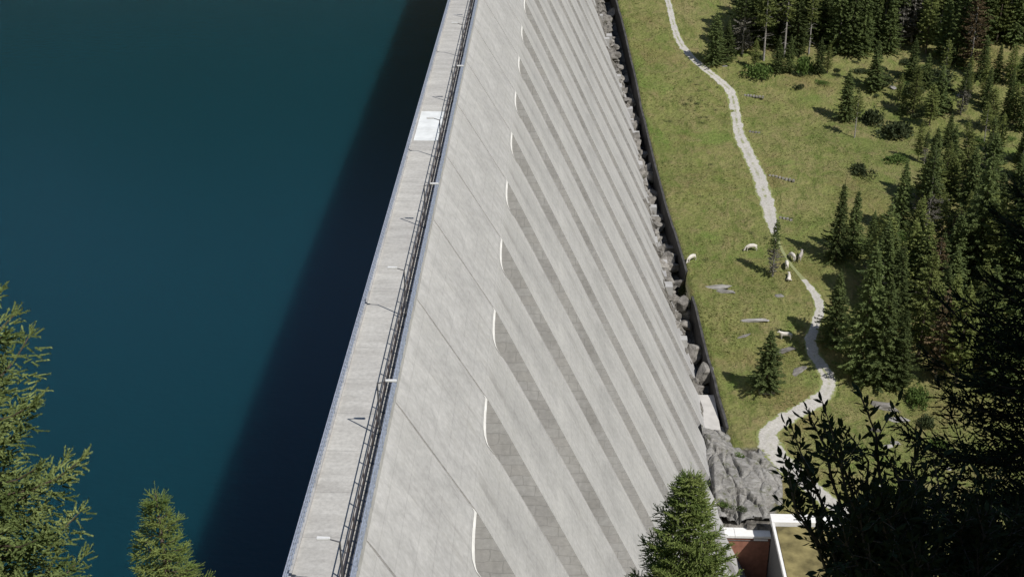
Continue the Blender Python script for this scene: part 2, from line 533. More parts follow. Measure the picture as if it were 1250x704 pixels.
def make_block():
    """one dam block: a wide head above, a rib below; its side wall faces the camera"""
    front = []; 
    for z in ZROWS: front.append((z, 0.0, right_edge(z)))
    mb = MB(); side = MB(); lip = MB()
    NCOL = 7
    v = []; f = []
    for z, a, b in front:
        for j in range(NCOL):
            v.append((face_x(z), a + (b - a) * j / (NCOL - 1), z))
        xb = max(face_x(z) - 7.4, -10.74); v.append((xb, b, z)); v.append((xb, a, z))
    n = NCOL + 2
    for i in range(len(front) - 1):
        for j in range(NCOL - 1):
            f.append([i * n + j, (i + 1) * n + j, (i + 1) * n + j + 1, i * n + j + 1])
        f.append([i * n + NCOL - 1, (i + 1) * n + NCOL - 1, (i + 1) * n + NCOL, i * n + NCOL])
    f.append([j for j in range(n)])
    mb.v, mb.f = v, f
    # near side wall, set a little inside the block edge
    sv = []; sf = []
    for i, (z, a, b) in enumerate(front):
        sv += [(face_x(z), 0.0, z), (max(face_x(z) - 7.4, -10.74), 0.0, z)]
        if i: k = 2 * i; sf.append([k - 2, k - 1, k + 1, k])
    side.v, side.f = sv, sf
    # raised lip in a paler colour round the head of the slot
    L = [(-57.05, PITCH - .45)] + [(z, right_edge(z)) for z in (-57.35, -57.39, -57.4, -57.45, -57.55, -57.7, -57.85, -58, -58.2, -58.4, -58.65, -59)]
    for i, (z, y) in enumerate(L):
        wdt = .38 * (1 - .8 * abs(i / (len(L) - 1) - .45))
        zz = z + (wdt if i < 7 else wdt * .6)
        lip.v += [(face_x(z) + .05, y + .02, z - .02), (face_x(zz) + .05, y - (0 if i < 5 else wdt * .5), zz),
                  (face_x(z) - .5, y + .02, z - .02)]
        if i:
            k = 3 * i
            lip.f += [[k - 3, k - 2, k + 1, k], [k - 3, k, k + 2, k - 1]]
    return mb, side, lip


bm_, sd_, lp_ = make_block()
blk0 = None
rnd = random.Random(3)
for k in range(-2, 25):
    y = Y0 + PITCH * k
    off = (0 - DO.x, y - DO.y, 0 - DO.z)
    if blk0 is None:
        blk0 = mesh_np('dam_block', np.array(bm_.v), bm_.f, M['concrete']); blk0.parent = dam; blk0.location = off
        sd0 = mesh_np('side_wall', np.array(sd_.v), sd_.f, M['rib_side']); sd0.parent = blk0
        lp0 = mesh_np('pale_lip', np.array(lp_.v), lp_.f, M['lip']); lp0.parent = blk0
        b = blk0
    else:
        b = blk0.copy(); link(b, dam); b.location = off
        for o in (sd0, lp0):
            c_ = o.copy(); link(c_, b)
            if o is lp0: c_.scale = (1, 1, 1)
    # concrete plinths under the ribs and slots, stepping down to the rock
    if y > 200:
        for q in range(3):
            if rnd.random() < .5: continue
            yy = .8 + q * 5.0 + rnd.uniform(-.4, .4)
            tz = toe_z(y + yy)
            mb = MB(); top = tz - .5 - 2.4 * rnd.random()
            xo = face_x(top) - 3
            mb.box(xo, face_x(top) + rnd.uniform(.4, 1.5), yy, yy + rnd.uniform(1.4, 3.0), top - 16, top)
            o = mesh_np('plinth', np.array(mb.v), mb.f, M['concrete']); o.parent = b


def streak(px, py, L, wd, slope=1.0):
    """thin white lime streak running down the face"""
    d = ray(px, py); z = -50.0
    for _ in range(60):
        x = d.x * z / d.z
        z += (face_x(z) - x) * -.35
    y = d.y * z / d.z
    mb = MB(); v = []; f = []; N = 10
    for i in range(N + 1):
        t = i / N; zz = z - L * t; w_ = wd * (math.sin(math.pi * min(1, t * 1.05 + .05)) ** .7 + .05)
        yy = y + .5 * math.sin(t * 2.2) * .3
        v += [(face_x(zz) + .012, yy - w_ / 2, zz), (face_x(zz) + .012, yy + w_ / 2, zz)]
        if i: k = 2 * i; f.append([k - 2, k, k + 1, k - 1])
    mb.v, mb.f = v, f
    part('lime_streak', mb, M['lip'])


for a in ((545, 290, 3.4, .28), (604, 12, 4.5, .6), (572, 130, 3.6, .5), (586, 160, 3.8, .4), (500, 575, 5, .14), (520, 610, 4, .12), (601, 62, 3, .3)): streak(*a)
# pale patch low on the face
d = ray(797, 391); z = -95.0
for _ in range(80): z += (face_x(z) - d.x * z / d.z) * -.35
y = d.y * z / d.z
mb = MB(); mb.hexa([(face_x(z - 2.6) - .2, y, z - 2.6), (face_x(z - 2.6) + .05, y, z - 2.6), (face_x(z - 2.6) + .05, y + 1, z - 2.6), (face_x(z - 2.6) - .2, y + 1, z - 2.6),
                    (face_x(z) - .2, y, z), (face_x(z) + .05, y, z), (face_x(z) + .05, y + 1, z), (face_x(z) - .2, y + 1, z)])
part('white_patch', mb, M['white_slab'])
# small bolted hatch on the face
for hx, hy in ((716, 298), (711, 500)):
    d = ray(hx, hy); z = -80.0
    for _ in range(80): z += (face_x(z) - d.x * z / d.z) * -.35
    y = d.y * z / d.z
    mb = MB(); x = face_x(z)
    mb.box(x - .6, x + .45, y - .5, y + .5, z - .15, z); mb.rod((x + .35, y - .4, z), (x + .35, y - .4, z + .9), .04); mb.rod((x + .35, y + .4, z), (x + .35, y + .4, z + .9), .04)
    mb.rod((x + .35, y - .4, z + .9), (x + .35, y + .4, z + .9), .04)
    part('hatch', mb, M['rail_dark'])

# ------------------------------------------------------------------ railings on the crest


def railing(name, x, label, mat, step, h, rails, post_r, rail_r, lattice=False, zb=-48.0):
    root = empty(name, (x, 60, zb)); tag(root, label, 'railing')
    y0, y1 = YA - 60, YB - 62
    for z in rails:
        mb = MB(); mb.box(-rail_r, rail_r, y0, y1, z - rail_r, z + rail_r); mb.build('rail', mat, root)
    if lattice:
        mb = MB(); y = y0; L = 1.1
        while y < 240:
            mb.box(-.012, .012, y, y + .045, .1, h - .06)
            y += .5
        o = mb.build('infill', mat, root); o['kind'] = 'stuff'
    n = int((y1 - y0) / step)
    mb = MB(); mb.box(-post_r, post_r, -post_r, post_r, -.14, h); first = None
    far = MB(); cnt = 0
    for i in range(n):
        y = y0 + i * step
        if y < -8: continue
        if cnt < 98:
            if first is None: first = mb.build('post', mat, root, (0, y, 0)); o = first
            else:
                o = first.copy(); link(o, root); o.location = (0, y, 0)
            cnt += 1
        else:
            far.box(-post_r, post_r, y - post_r, y + post_r, -.14, h)
    if far.v:
        o = far.build('far_posts', mat, root); o['kind'] = 'stuff'
    return root


railing('crest_railing', -14.22, 'pale galvanised railing along the lake side edge of the dam crest', M['rail_pale'], 2.0, 1.1, (.1, .4, .75, 1.1), .04, .035, True)
railing('crest_railing', -11.22, 'dark brown steel railing between the crest roadway and the cable duct', M['rail_dark'], 2.2, 1.1, (.12, .6, 1.1), .035, .028)
railing('crest_railing', -10.6, 'pale galvanised railing along the outer edge above the sloping dam face', M['rail_pale'], 2.0, 1.1, (.1, .4, .75, 1.1), .045, .04, True)
# cable duct lying on the service strip
mb = MB(); mb.box(-11.02, -10.86, YA, YB, -48.1, -47.96)
for y in range(51, 400, 3): mb.box(-11.06, -10.82, y, y + .5, -48.1, -47.93)
tag(mb.build('cable_duct', M['grating']), 'grey cable duct running between the dark and the pale outer railing', 'cable duct')

# ------------------------------------------------------------------ lamps


def make_lamp(loc, side, label):
    root = empty('street_lamp', loc); tag(root, label, 'street lamp', 'lamp posts along the dam crest')
    mb = MB(); mb.rod((0, 0, 0), (0, 0, 4.0), .07, .045, 10); mb.rod((0, 0, 0), (0, 0, .12), .16, .14, 10); mb.build('pole', M['lamp_pole'], root)
    mb = MB(); mb.rod((0, 0, 3.95), (side * .55, 0, 4.12), .04, .035); mb.build('arm', M['lamp_pole'], root)
    bm = bmesh.new()
    bmesh.ops.create_cube(bm, size=1)
    for vv in bm.verts:
        vv.co.x = vv.co.x * .72 + side * .86; vv.co.y *= .26 if vv.co.x * side > .9 else .2; vv.co.z = vv.co.z * .12 + 4.17
    bmesh.ops.bevel(bm, geom=bm.edges[:], offset=.03, segments=2, affect='EDGES')
    me = bpy.data.meshes.new('lamp_head'); bm.to_mesh(me); bm.free(); me.materials.append(M['lamp_white'])
    link(bpy.data.objects.new('lamp_head', me), root)


LAMPS = ['lamp post nearest the camera, white head over the crest roadway',
         'second lamp post from the camera, white head hanging out over the dam face',
         'third lamp post from the camera, white head over the crest roadway',
         'fourth lamp post from the camera, white head hanging out over the dam face',
         'lamp post at the near edge of the white slab, head over the roadway',
         'first lamp post beyond the white slab, white head hanging out over the dam face',
         'second lamp post beyond the white slab, white head over the crest roadway',
         'third lamp post beyond the white slab, head hanging out over the dam face']
for i, lb in enumerate(LAMPS):
    make_lamp((-10.94, 59.0 + 16.4 * i, -48.1), -1 if i % 2 == 0 else 1, lb)

# ------------------------------------------------------------------ retaining wall at the foot
for (a, b, lb) in ((205.0, 222, 'dark concrete retaining wall between the boulders and the cow meadow, below the bush'),
                   (229.5, 398, 'long dark concrete retaining wall edging the meadow, beyond the bush'),
                   (189.5, 204.98, 'dark retaining wall beside the pale concrete slab at the dam foot')):
    mb = MB(); y = a; v = []; f = []
    n = max(2, int((b - a) / 3)); ss = []
    for i in range(n + 1):
        y = a + (b - a) * i / n; x = wall_x(y)
        zt = meadow(x + .5, y) + .35 + .12 * fbm(x, y, .3)
        ss.append([(x - .45, y, zt - 8), (x - .30, y, zt), (x + .12, y, zt), (x + .12, y, zt - 8)])
    for i, q in enumerate(ss):
        v += q
        if i:
            k = 4 * i
            for j in range(3): f.append([k - 4 + j, k - 4 + j + 1, k + j + 1, k + j])
    f += [[0, 1, 2, 3], [len(v) - 1, len(v) - 2, len(v) - 3, len(v) - 4]]
    mb.v, mb.f = v, f
    tag(mb.build('retaining_wall', M['wall']), lb, 'retaining wall')

# pale slab by the dam foot
mb = MB(); mb.box(22.8, 27.0, 189.8, 200.6, -122, -118.6)
o = mb.build('concrete_apron', M['slab_pale']); tag(o, 'pale flat concrete slab between the dam foot and the retaining wall', 'slab')

# ------------------------------------------------------------------ rocks


def rock_mesh(seed, n=3, flat=.7, sharp=.45):
    rr = random.Random(seed)
    bm = bmesh.new(); bmesh.ops.create_icosphere(bm, subdivisions=n, radius=1)
    planes = []
    for _ in range(13):
        d = Vector((rr.gauss(0, 1), rr.gauss(0, 1), rr.gauss(0, 1))).normalized(); planes.append((d, rr.uniform(.42, .82)))
    for v in bm.verts:
        p = v.co.copy()
        for d, h in planes:
            k = p.dot(d) - h
            if k > 0: p -= d * k
        p *= 1 + .11 * noise.fractal(p * 1.8 + Vector((seed, 0, 0)), 1, 2, 4)
        v.co = Vector((p.x, p.y, p.z * flat))
    me = bpy.data.meshes.new('boulder'); bm.to_mesh(me); bm.free()
    me.materials.append(M['rock']); return me


ROCKS = [rock_mesh(i, 3, .6 + .1 * (i % 4)) for i in range(8)]
ROCKS_P = []
for me in ROCKS[:4]:
    q = me.copy(); q.materials[0] = M['rock_pale']; ROCKS_P.append(q)


def boulder(loc, sc, rz, me, label, group=None, name='boulder', cat='rock'):
    o = bpy.data.objects.new(name, me); link(o)
    o.location = loc; o.scale = sc; o.rotation_euler = (random.uniform(-.3, .3), random.uniform(-.3, .3), rz)
    return tag(o, label, cat, group)


rnd = random.Random(11)
y = 202.0
while y < 372:
    w = wall_x(y)
    for q in range(3):
        tx = face_x(toe_z(y) - 1.0) + .6
        x = tx + max(.5, w - 2.6 - tx) * min(.97, (q + rnd.random()) / 2.7)
        s = rnd.uniform(.5, 1.5)
        if q == 2 and rnd.random() < .38: x = w - rnd.uniform(.9, 1.7); s = rnd.uniform(1.2, 2.1)
        boulder((x, y + rnd.uniform(-1, 1), ground(x, y) + s * (.25 if x < w - 1.8 else .8)), (s * rnd.uniform(.8, 1.3), s * rnd.uniform(.8, 1.4), s), rnd.uniform(0, 6.3), rnd.choice(ROCKS),
                'angular grey boulder in the rubble strip between dam foot and retaining wall', 'boulders along the dam foot')
    y += rnd.uniform(2.2, 3.6)
for px, py, s, lb in ((860, 460, 2.5, 'largest rounded brown boulder, in the rubble just above the pale slab'), (847, 432, 1.9, 'tall grey boulder against the wall above the largest brown boulder'),
                      (831, 374, 2.0, 'broad grey boulder at the dam foot just below the dark bush')):
    P = at_z(px, py, interp(drop(px, py, False).y, BASE) - 1.5)
    boulder((P.x, P.y, P.z), (s * .85, s * 1.2, s * 1.15), rnd.uniform(0, 6), ROCKS[2], lb)

# outcrops in the meadow: (px, py, sx, sy, sz, label)
for px, py, sx, sy, sz, pale, lb in (
        (872, 351, 5.2, 1.1, .9, 1, 'long pale rock slab lying beside the gap in the retaining wall'),
        (885, 356, 2.6, 1.3, .8, 1, 'small pale rock at the right end of the long slab by the wall gap'),
        (917, 391, 4.4, 1.2, .6, 1, 'flat pale rock ledge in the grass above the lone dark spruce'),
        (958, 427, 2.6, 1.8, .5, 0, 'grey rock sticking out of the grass right of the lone spruce'),
        (972, 452, 3.2, 2.2, .5, 0, 'grey rock beside the bend of the gravel path'),
        (908, 410, 2.4, .7, .3, 0, 'low sunken rock left of the lone spruce crown'),
        (1082, 497, 3.6, 2.2, 1.3, 0, 'grey rock outcrop above the leafy bush on the grassy bank'),
        (1098, 512, 2.6, 1.6, .8, 1, 'pale broken rock on the grassy bank beside the rounded green shrub'),
        (1068, 525, 1.8, 1.0, .8, 0, 'dark cleft rock in the grass of the bank'),
        (1085, 545, 1.6, 1.2, .8, 1, 'white stones low on the grassy bank behind the leafy bush'),
        (1094, 541, 1.2, .9, .7, 1, 'smaller white stone low on the grassy bank'),
        (952, 361, 1.2, 1.0, .6, 1, 'pale round stone in the grass below the bare trunked pine'),
        (1158, 572, .7, .6, .5, 1, 'small bright stone at the lower end of the bank'),
        (1090, 108, 1.6, .8, .9, 1, 'white stone among dark shrubs on the upper slope'),
        (1172, 117, 1.1, .8, .7, 1, 'pale stone under trees on the upper slope'),
        (885, 81, 1.0, .6, .5, 1, 'pale stones beside the path below the two path spruces')):
    P = drop(px, py)
    boulder(P + Vector((0, 0, -sz * .08)), (sx * .8, sy * .8, sz * .85), rnd.uniform(-.3, .3), (ROCKS_P if pale else ROCKS)[rnd.randrange(4)], lb)

# bare rock outcrop below the meadow end
V = []; NXO, NYO = 130, 230; X0o, X1o, Y0o, Y1o = 23.6, 39.0, 165.2, 191.5
for j in range(NYO + 1):
    for i in range(NXO + 1):
        x = X0o + (X1o - X0o) * i / NXO; y = Y0o + (Y1o - Y0o) * j / NYO
        xr = interp(y, [(160, 35.5), (170, 37), (179, 36), (188, 31.5), (192, 27.5)])
        e = max(-.3, min(1, (xr - x) / 3.4, (Y1o - y) / 3.0))
        n1 = noise.fractal(Vector((x * .16, y * .10, 1.3)), 1, 2, 6)
        q = Vector((x * .15 + .04 * y + .22 * n1, y * .085 - .05 * x + .22 * n1, .5))
        d0, c0_ = noise.voronoi(q)
        h1 = noise.cell(c0_[0] * 7.13); h2 = noise.cell(c0_[0] * 3.7 + Vector((9, 2, 5))); h3 = noise.cell(c0_[0] * 5.1 + Vector((1, 8, 3)))
        nl = noise.fractal(Vector((x * .12, y * .08, 4.3)), 1, 2, 2)
        rel = q - c0_[0]
        crack = min(1, (d0[1] - d0[0]) * 12)
        d1, c1_ = noise.voronoi(q * 3.1); h4 = noise.cell(c1_[0] * 6.3); crack2 = min(1, (d1[1] - d1[0]) * 5)
        k = max(0, min(1, e * 1.3))
        z = -119.1 + 1.8 * e + k * (.9 * h1 + 2.0 * h2 * rel.x + 2.0 * h3 * rel.y + .34 * h4 - 1.0 * (1 - crack) - .25 * (1 - crack2) + .8 * nl) - .05 * max(0, 178 - y)
        V.append((x, y, z))
idx = np.arange((NXO + 1) * (NYO + 1)).reshape(NYO + 1, NXO + 1)
Fq = np.stack([idx[:-1, :-1], idx[:-1, 1:], idx[1:, 1:], idx[1:, :-1]], -1).reshape(-1, 4)
tag(mesh_np('rock_outcrop', V, Fq, M['rock_outcrop']), 'broad bare grey rock outcrop between the dam foot and the gravel path', 'rock outcrop')

# stone cross drains on the path
for px, py, L, a in ((908, 116, 5.5, -.30), (914, 161, 3.2, -.2), (938, 214, 6.0, -.5), (951, 266, 3.4, -.4)):
    P = drop(px, py)
    mb = MB()
    for i in range(int(L * .8 / .6)):
        x = i * .62; h = .16 + .1 * random.random(); w = .25 + .12 * random.random()
        yy = x * a * 1.2 + random.uniform(-.15, .15)
        mb.hexa([(x, yy - w, -.2), (x + .55, yy - w * .8, -.2), (x + .55, yy + w, -.2), (x, yy + w * .9, -.2), (x + .05, yy - w * .8, h), (x + .5, yy - w * .7, h * .9), (x + .48, yy + w * .7, h), (x + .06, yy + w * .8, h * .8)])
    o = mb.build('stone_drain', M['rock'], loc=P)
    tag(o, {116: 'short line of pale stones beside the uppermost bend of the path', 161: 'faint short line of stones right of the straight path', 214: 'longest line of pale stones running off the path to the right', 266: 'line of pale stones just above the bare trunked pine'}[py], 'stone drain')

# trough under the lone spruce
P = drop(936, 480)
mb = MB(); mb.box(-1.3, 1.3, -.35, .35, 0, .12); mb.box(-1.3, 1.3, -.35, -.25, .12, .6); mb.box(-1.3, 1.3, .25, .35, .12, .6); mb.box(-1.3, -1.2, -.25, .25, .12, .6); mb.box(1.2, 1.3, -.25, .25, .12, .6)
tag(mb.build('water_trough', M['rock_pale'], loc=P), 'pale stone trough at the foot of the lone dark spruce', 'trough')

# ------------------------------------------------------------------ power station corner at the dam foot
pw = empty('sunken_yard', (28.4, 163.1, -119.5)); tag(pw, 'sunken yard wall in rust red with a white coping at the dam foot', 'yard wall')
mb = MB(); mb.box(-3.9, 3.0, .02, 1.0, -9, -.35); mb.build('wall', M['rust'], pw)
mb = MB(); mb.box(-4.0, -2.0, -.15, 2.1, -.35, 0); mb.box(-1.95, 3.1, -.15, 2.1, -.35, 0); mb.build('coping', M['coping'], pw)
mb = MB(); mb.box(-3.8, 2.9, -.05, .015, -.9, -.78); mb.build('string_course', M['court'], pw)
mb = MB(); mb.box(.7, 2.7, -.14, -.06, -.75, -.5); mb.build('sign_strip', M['coping'], pw)
mb = MB(); mb.box(-4.4, 2.6, -30, -.1, -9.6, -9); mb.build('yard_floor', M['court'], pw)
bl = empty('flat_roof_building', (36, 150, -129)); tag(bl, 'flat roofed building with a white parapet and brown and green planted roof', 'building')
mb = MB(); mb.box(-4.75, 10, -20, 11.6, 0, 12.3); mb.build('wall', M['court'], bl)
mb = MB(); mb.box(-4.3, 9.7, -19.7, 11.3, 12.31, 12.5); mb.build('roof', M['roof_plants'], bl)
mb = MB(); mb.box(-4.85, -4.5, -20, 11.6, 12.305, 12.9); mb.box(-4.85, 10.2, 11.61, 13.6, 12.1, 13.0); mb.box(9.75, 10.2, -20, 11.6, 12.1, 13.0); mb.build('parapet', M['coping'], bl)


# ------------------------------------------------------------------ far trees
def conifer_mesh(seed, h, r, kind):
    """crown made of many small pointed sprays on drooping branches, and a tapered trunk"""
    rr = np.random.default_rng(seed)
    P = []; Dv = []; L = []; W = []
    z0 = {'spruce': .05, 'larch': .16, 'pine': .08, 'dry': .12, 'bare': .45}[kind] * h
    dens = {'spruce': 1.0, 'larch': .8, 'pine': .9, 'dry': .7, 'bare': .6}[kind]
    lev = int((h - z0) / (.42 if kind == 'spruce' else .5))
    lean = rr.normal(0, .012, 2)
    for i in range(lev):
        t = (i + rr.uniform(-.4, .4)) / lev; t = min(max(t, 0), 1)
        z = z0 + t * (h - z0) * .99
        if kind == 'spruce': rad = r * ((1 - t) ** .85 * (.55 + .45 * min(1, t * 5 + .35))) + .1
        elif kind in ('larch', 'dry'): rad = r * (1 - t) ** .7 * (.5 + .5 * min(1, t * 3)) + .12
        elif kind == 'pine': rad = r * (1 - t) ** .6 * (.6 + .4 * min(1, t * 4)) + .12
        else: rad = r * (math.sin(math.pi * min(1, .12 + t * .85)) ** .8) * (1 - .55 * t) + .12
        rad *= 1 + rr.normal(0, .13)
        nb = int(rr.integers(6, 10) * (1 if rad > .6 else .8))
        a0 = rr.uniform(0, 6.28)
        for b in range(nb):
            if rr.random() > dens * 1.05 or (kind == 'pine' and t < .48 and rr.random() < .45): continue
            a = a0 + b * 6.283 / nb + rr.normal(0, .2)
            lb = rad * rr.uniform(.55, 1.2) * (1 + .22 * math.sin(a * 2 + seed) * math.sin(t * 9 + seed))
            if rr.random() < .06: lb *= 1.25
            o = np.array([math.cos(a), math.sin(a), 0])
            droop = rr.uniform(.15, .5) if kind == 'spruce' else rr.uniform(-.1, .35)
            ns = max(2, int(lb / .22))
            for s_ in range(ns):
                s = (s_ + .5 + rr.uniform(-.3, .3)) / ns
                if s < .18 and lb > 1: continue
                p = o * (lb * s); zz = z - droop * lb * s + (.22 * lb * s ** 3)
                for q in range(5 if kind == 'spruce' else 4):
                    sd = np.array([-o[1], o[0], 0]) * rr.normal(0, .65)
                    d = o * rr.uniform(.3, 1) + sd + np.array([0, 0, rr.uniform(-.6, .1)])
                    d /= np.linalg.norm(d)
                    P.append([p[0] + lean[0] * z, p[1] + lean[1] * z, zz]); Dv.append(d)
                    L.append(rr.uniform(.32, .7) * (.65 + .35 * min(1, rad))); W.append(rr.uniform(.07, .18))
    for q in range(7):
        P.append([lean[0] * h, lean[1] * h, h - .25 * q]); d = np.array([rr.normal(0, .3), rr.normal(0, .3), 1]); Dv.append(d / np.linalg.norm(d)); L.append(.7); W.append(.12)
    P = np.array(P); Dv = np.array(Dv); L = np.array(L)[:, None]; W = np.array(W)[:, None]
    rv = rr.normal(0, 1, P.shape); sdv = np.cross(Dv, rv); sdv /= np.linalg.norm(sdv, axis=1)[:, None]
    up = np.cross(sdv, Dv)
    a = P - sdv * W * .35; b = P + Dv * L * .45 - sdv * W + up * .05; c_ = P + Dv * L; e = P + Dv * L * .5 + sdv * W
    V = np.stack([a, b, c_, e], 1).reshape(-1, 3)
    n = len(P); Fc = np.arange(4 * n).reshape(n, 4)
    V4 = V.reshape(-1, 4, 3); low = P[:, 2] < (.5 * h if kind == 'pine' else -1)

    def quads(nm, q):
        n = len(q); me = bpy.data.meshes.new(nm)
        me.vertices.add(4 * n); me.vertices.foreach_set('co', q.astype(np.float32).ravel())
        me.loops.add(4 * n); me.loops.foreach_set('vertex_index', np.arange(4 * n, dtype=np.int32))
        me.polygons.add(n); me.polygons.foreach_set('loop_start', np.arange(0, 4 * n, 4, dtype=np.int32)); me.polygons.foreach_set('loop_total', np.full(n, 4, dtype=np.int32))
        me.update(calc_edges=True); return me
    crown = quads('crown', V4[~low]); dead = quads('dead_branches', V4[low]) if low.any() else None
    mb = MB(); r0 = .011 * h + .06
    k = 6; prev = None
    for i in range(k):
        za = h * i / k; zb = h * (i + 1) / k
        mb.rod((lean[0] * za, lean[1] * za, za - (.6 if i == 0 else 0)), (lean[0] * zb, lean[1] * zb, zb * .985), r0 * (1 - i / k) + .03, r0 * (1 - (i + 1) / k) + .03, 7)
    if kind in ('bare', 'dry', 'pine', 'larch'):        # bare lower limbs
        for i in range(26 if kind != 'larch' else 12):
            z = rr.uniform(.12, .7) * h; a = rr.uniform(0, 6.28); l = rr.uniform(.5, 1.0) * r * .75
            mb.rod((0, 0, z), (math.cos(a) * l, math.sin(a) * l, z + rr.uniform(-.3, .2) * l), .05, .015, 4)
    trunk = bpy.data.meshes.new('trunk'); trunk.from_pydata(mb.v, [], mb.f); trunk.update()
    return crown, trunk, dead


KIND = {'spruce': ('spruce_far', 'bark', 'spruce', .235), 'larch': ('larch', 'bark', 'larch', .235), 'dry': ('larch_dry', 'bark_grey', 'dry', .22), 'pine': ('spruce_far', 'bark_grey', 'pine', .17), 'bare': ('larch', 'bark_grey', 'bare', .16)}
VAR = {}
for kd, (lm, bmn, ck, rr_) in KIND.items():
    VAR[kd] = []
    for i in range(8 if kd == 'spruce' else 4):
        cr, tk, dd = conifer_mesh(100 + i * 7 + len(kd) * 31, 22.0, 22 * rr_ * (1 + .16 * (i % 3 - 1)), ck)
        cr.materials.append(M[lm]); tk.materials.append(M[bmn]); VAR[kd].append((cr, tk, dd))
        if dd: dd.materials.append(M['dead_needles'])
NAME = {'spruce': ('spruce_tree', 'spruce'), 'larch': ('larch_tree', 'larch'), 'dry': ('dry_larch_tree', 'larch'), 'pine': ('pine_tree', 'pine'), 'bare': ('thin_crowned_larch_tree', 'larch')}


def tree_at(P, h, kind, label, group=None, wide=1.0, var=None):
    cr, tk, dd = VAR[kind][random.randrange(len(VAR[kind])) if var is None else var]
    root = empty(NAME[kind][0], P, random.uniform(0, 6.28)); s = h / 22.0
    root.scale = (s * wide, s * wide, s)
    tag(root, label, NAME[kind][1] + ' tree', group)
    link(bpy.data.objects.new('crown', cr), root); link(bpy.data.objects.new('trunk', tk), root)
    if dd: link(bpy.data.objects.new('dead_branches', dd), root)
    return root


def tree(px, base, top, kind, label, group=None, wide=1.0, var=None):
    P = drop(px, base)
    # height that puts the tip at the pixel row 'top'
    d = ray(px, top); h = P.y / d.y * d.z - P.z
    return tree_at(P, h, kind, label, group, wide, var)


GW = 'trees of the wood at the foot of the valley side'
T = [
    # px, base, top, kind, label, wide
    (872, 79, 14, 'spruce', 'dark spruce standing close beside the upper path, left of its twin', 1.0),
    (887, 74, 24, 'spruce', 'shorter dark spruce just right of the spruce beside the upper path', 1.1),
    (943, 337, 267, 'pine', 'pine with bare grey lower trunk standing between the grazing cows', .95),
    (935, 477, 401, 'spruce', 'lone dark spruce in the lower meadow with a trough at its foot', 1.4),
    (1032, 147, 84, 'spruce', 'dark spruce with a long shadow at the right edge of the upper meadow', 1.15),
    (1043, 168, 108, 'bare', 'thin greenish larch just right of the dark upper meadow spruce', .9),
    (1101, 140, 101, 'spruce', 'slim dark spruce beside the white stone on the upper slope', .8),
    (1161, 206, 152, 'spruce', 'slim dark spruce standing apart left of the black branches', .95),
    (1120, 196, 146, 'larch', 'pale slim larch above the darker trees of the middle slope', .8),
    (1128, 200, 160, 'pine', 'grey short pine beside the pale slim larch', .9),
    (1020, 318, 222, 'spruce', 'spruce with a thin tip and long shadow at the meadow edge right of the cows', .85),
    (1040, 312, 231, 'spruce', 'dense spruce right behind the thin tipped meadow edge spruce', .95),
    (1062, 308, 256, 'spruce', 'small dark spruce third in the row at the meadow edge', .85),
    (1096, 285, 194, 'spruce', 'tall dark spruce with a shadow across the middle slope', .85),
    (1130, 292, 182, 'pine', 'tall grey pine behind the pale green tree of the middle slope', .9),
    (1117, 318, 238, 'larch', 'green larch in front of the tall dark middle slope spruce', .8),
    (1159, 352, 255, 'dry', 'rusty brown dry larch in the middle of the wood', .9),
    (1186, 360, 186, 'spruce', 'very tall grey green spruce left of the black branches', .8),
    (1208, 372, 226, 'larch', 'tall loose larch right of the very tall grey green spruce', .8),
    (1232, 380, 204, 'spruce', 'tall spruce half hidden behind the black branches', .8),
    (1018, 420, 330, 'spruce', 'spruce leaning over the shaded bend of the path', 1.0),
    (1049, 458, 297, 'spruce', 'tallest dark spruce beside the path, front of the wood', .85),
    (1072, 468, 340, 'spruce', 'dark spruce just right of the tallest spruce beside the path', .9),
    (1093, 400, 298, 'spruce', 'blue grey spruce rising behind the tallest path spruce', .75),
    (1096, 474, 376, 'spruce', 'dark green spruce above the rounded green shrub', .9),
    (1120, 440, 303, 'larch', 'broad yellow green larch in the centre of the wood', 1.0),
    (1142, 462, 352, 'dry', 'brownish dry larch at the lower edge of the wood', .9),
    (1166, 470, 345, 'larch', 'larch with browning lower limbs next to the black branches', .95),
    (1146, 420, 322, 'spruce', 'dark slim spruce between the yellow green larch and the browning larch', .75),
    (1080, 330, 270, 'larch', 'small loose larch behind the blue grey spruce', .9),
    (1200, 440, 320, 'spruce', 'shaded spruce behind the lower black branches', .9),
    (1225, 470, 335, 'spruce', 'shaded spruce deep behind the black branches on the right', .9),
]
for px, b, t, kd, lb, wd in T: tree(px, b, t, kd, lb, GW, wd)
rnd = random.Random(5)
# wood at the top of the picture
front = [(906, 66, 'pine'), (921, 84, 'larch'), (932, 74, 'bare'), (949, 88, 'spruce'), (957, 70, 'bare'), (963, 88, 'spruce'), (972, 66, 'spruce'), (987, 66, 'bare'), (999, 90, 'spruce'), (1010, 90, 'larch'), (1022, 62, 'spruce'), (1038, 66, 'spruce'), (1052, 66, 'spruce'), (1068, 60, 'spruce'), (1084, 64, 'spruce'), (1098, 58, 'pine'), (1112, 96, 'spruce'), (1130, 66, 'larch'), (1150, 72, 'spruce'), (1166, 78, 'spruce'), (1184, 84, 'dry'), (1198, 96, 'spruce'), (1216, 100, 'spruce'), (1232, 104, 'larch'), (1247, 100, 'spruce'),
         (1180, 120, 'larch'), (1150, 112, 'bare'), (1203, 132, 'spruce'), (1228, 146, 'spruce'), (1246, 160, 'spruce'), (1172, 140, 'pine')]
for px, b, kd in front:
    P = drop(px, b); h = rnd.uniform(14, 20) if b < 95 else rnd.uniform(8, 13)
    if (px, b) in ((921, 84), (1010, 90)): h = 7
    if (px, b) in ((949, 88), (963, 88), (999, 90)): h = 8.5
    tree_at(P, h, kd, 'tree in the front row of the dense wood at the top right of the meadow', 'front row of the top wood', rnd.uniform(.75, 1.0))
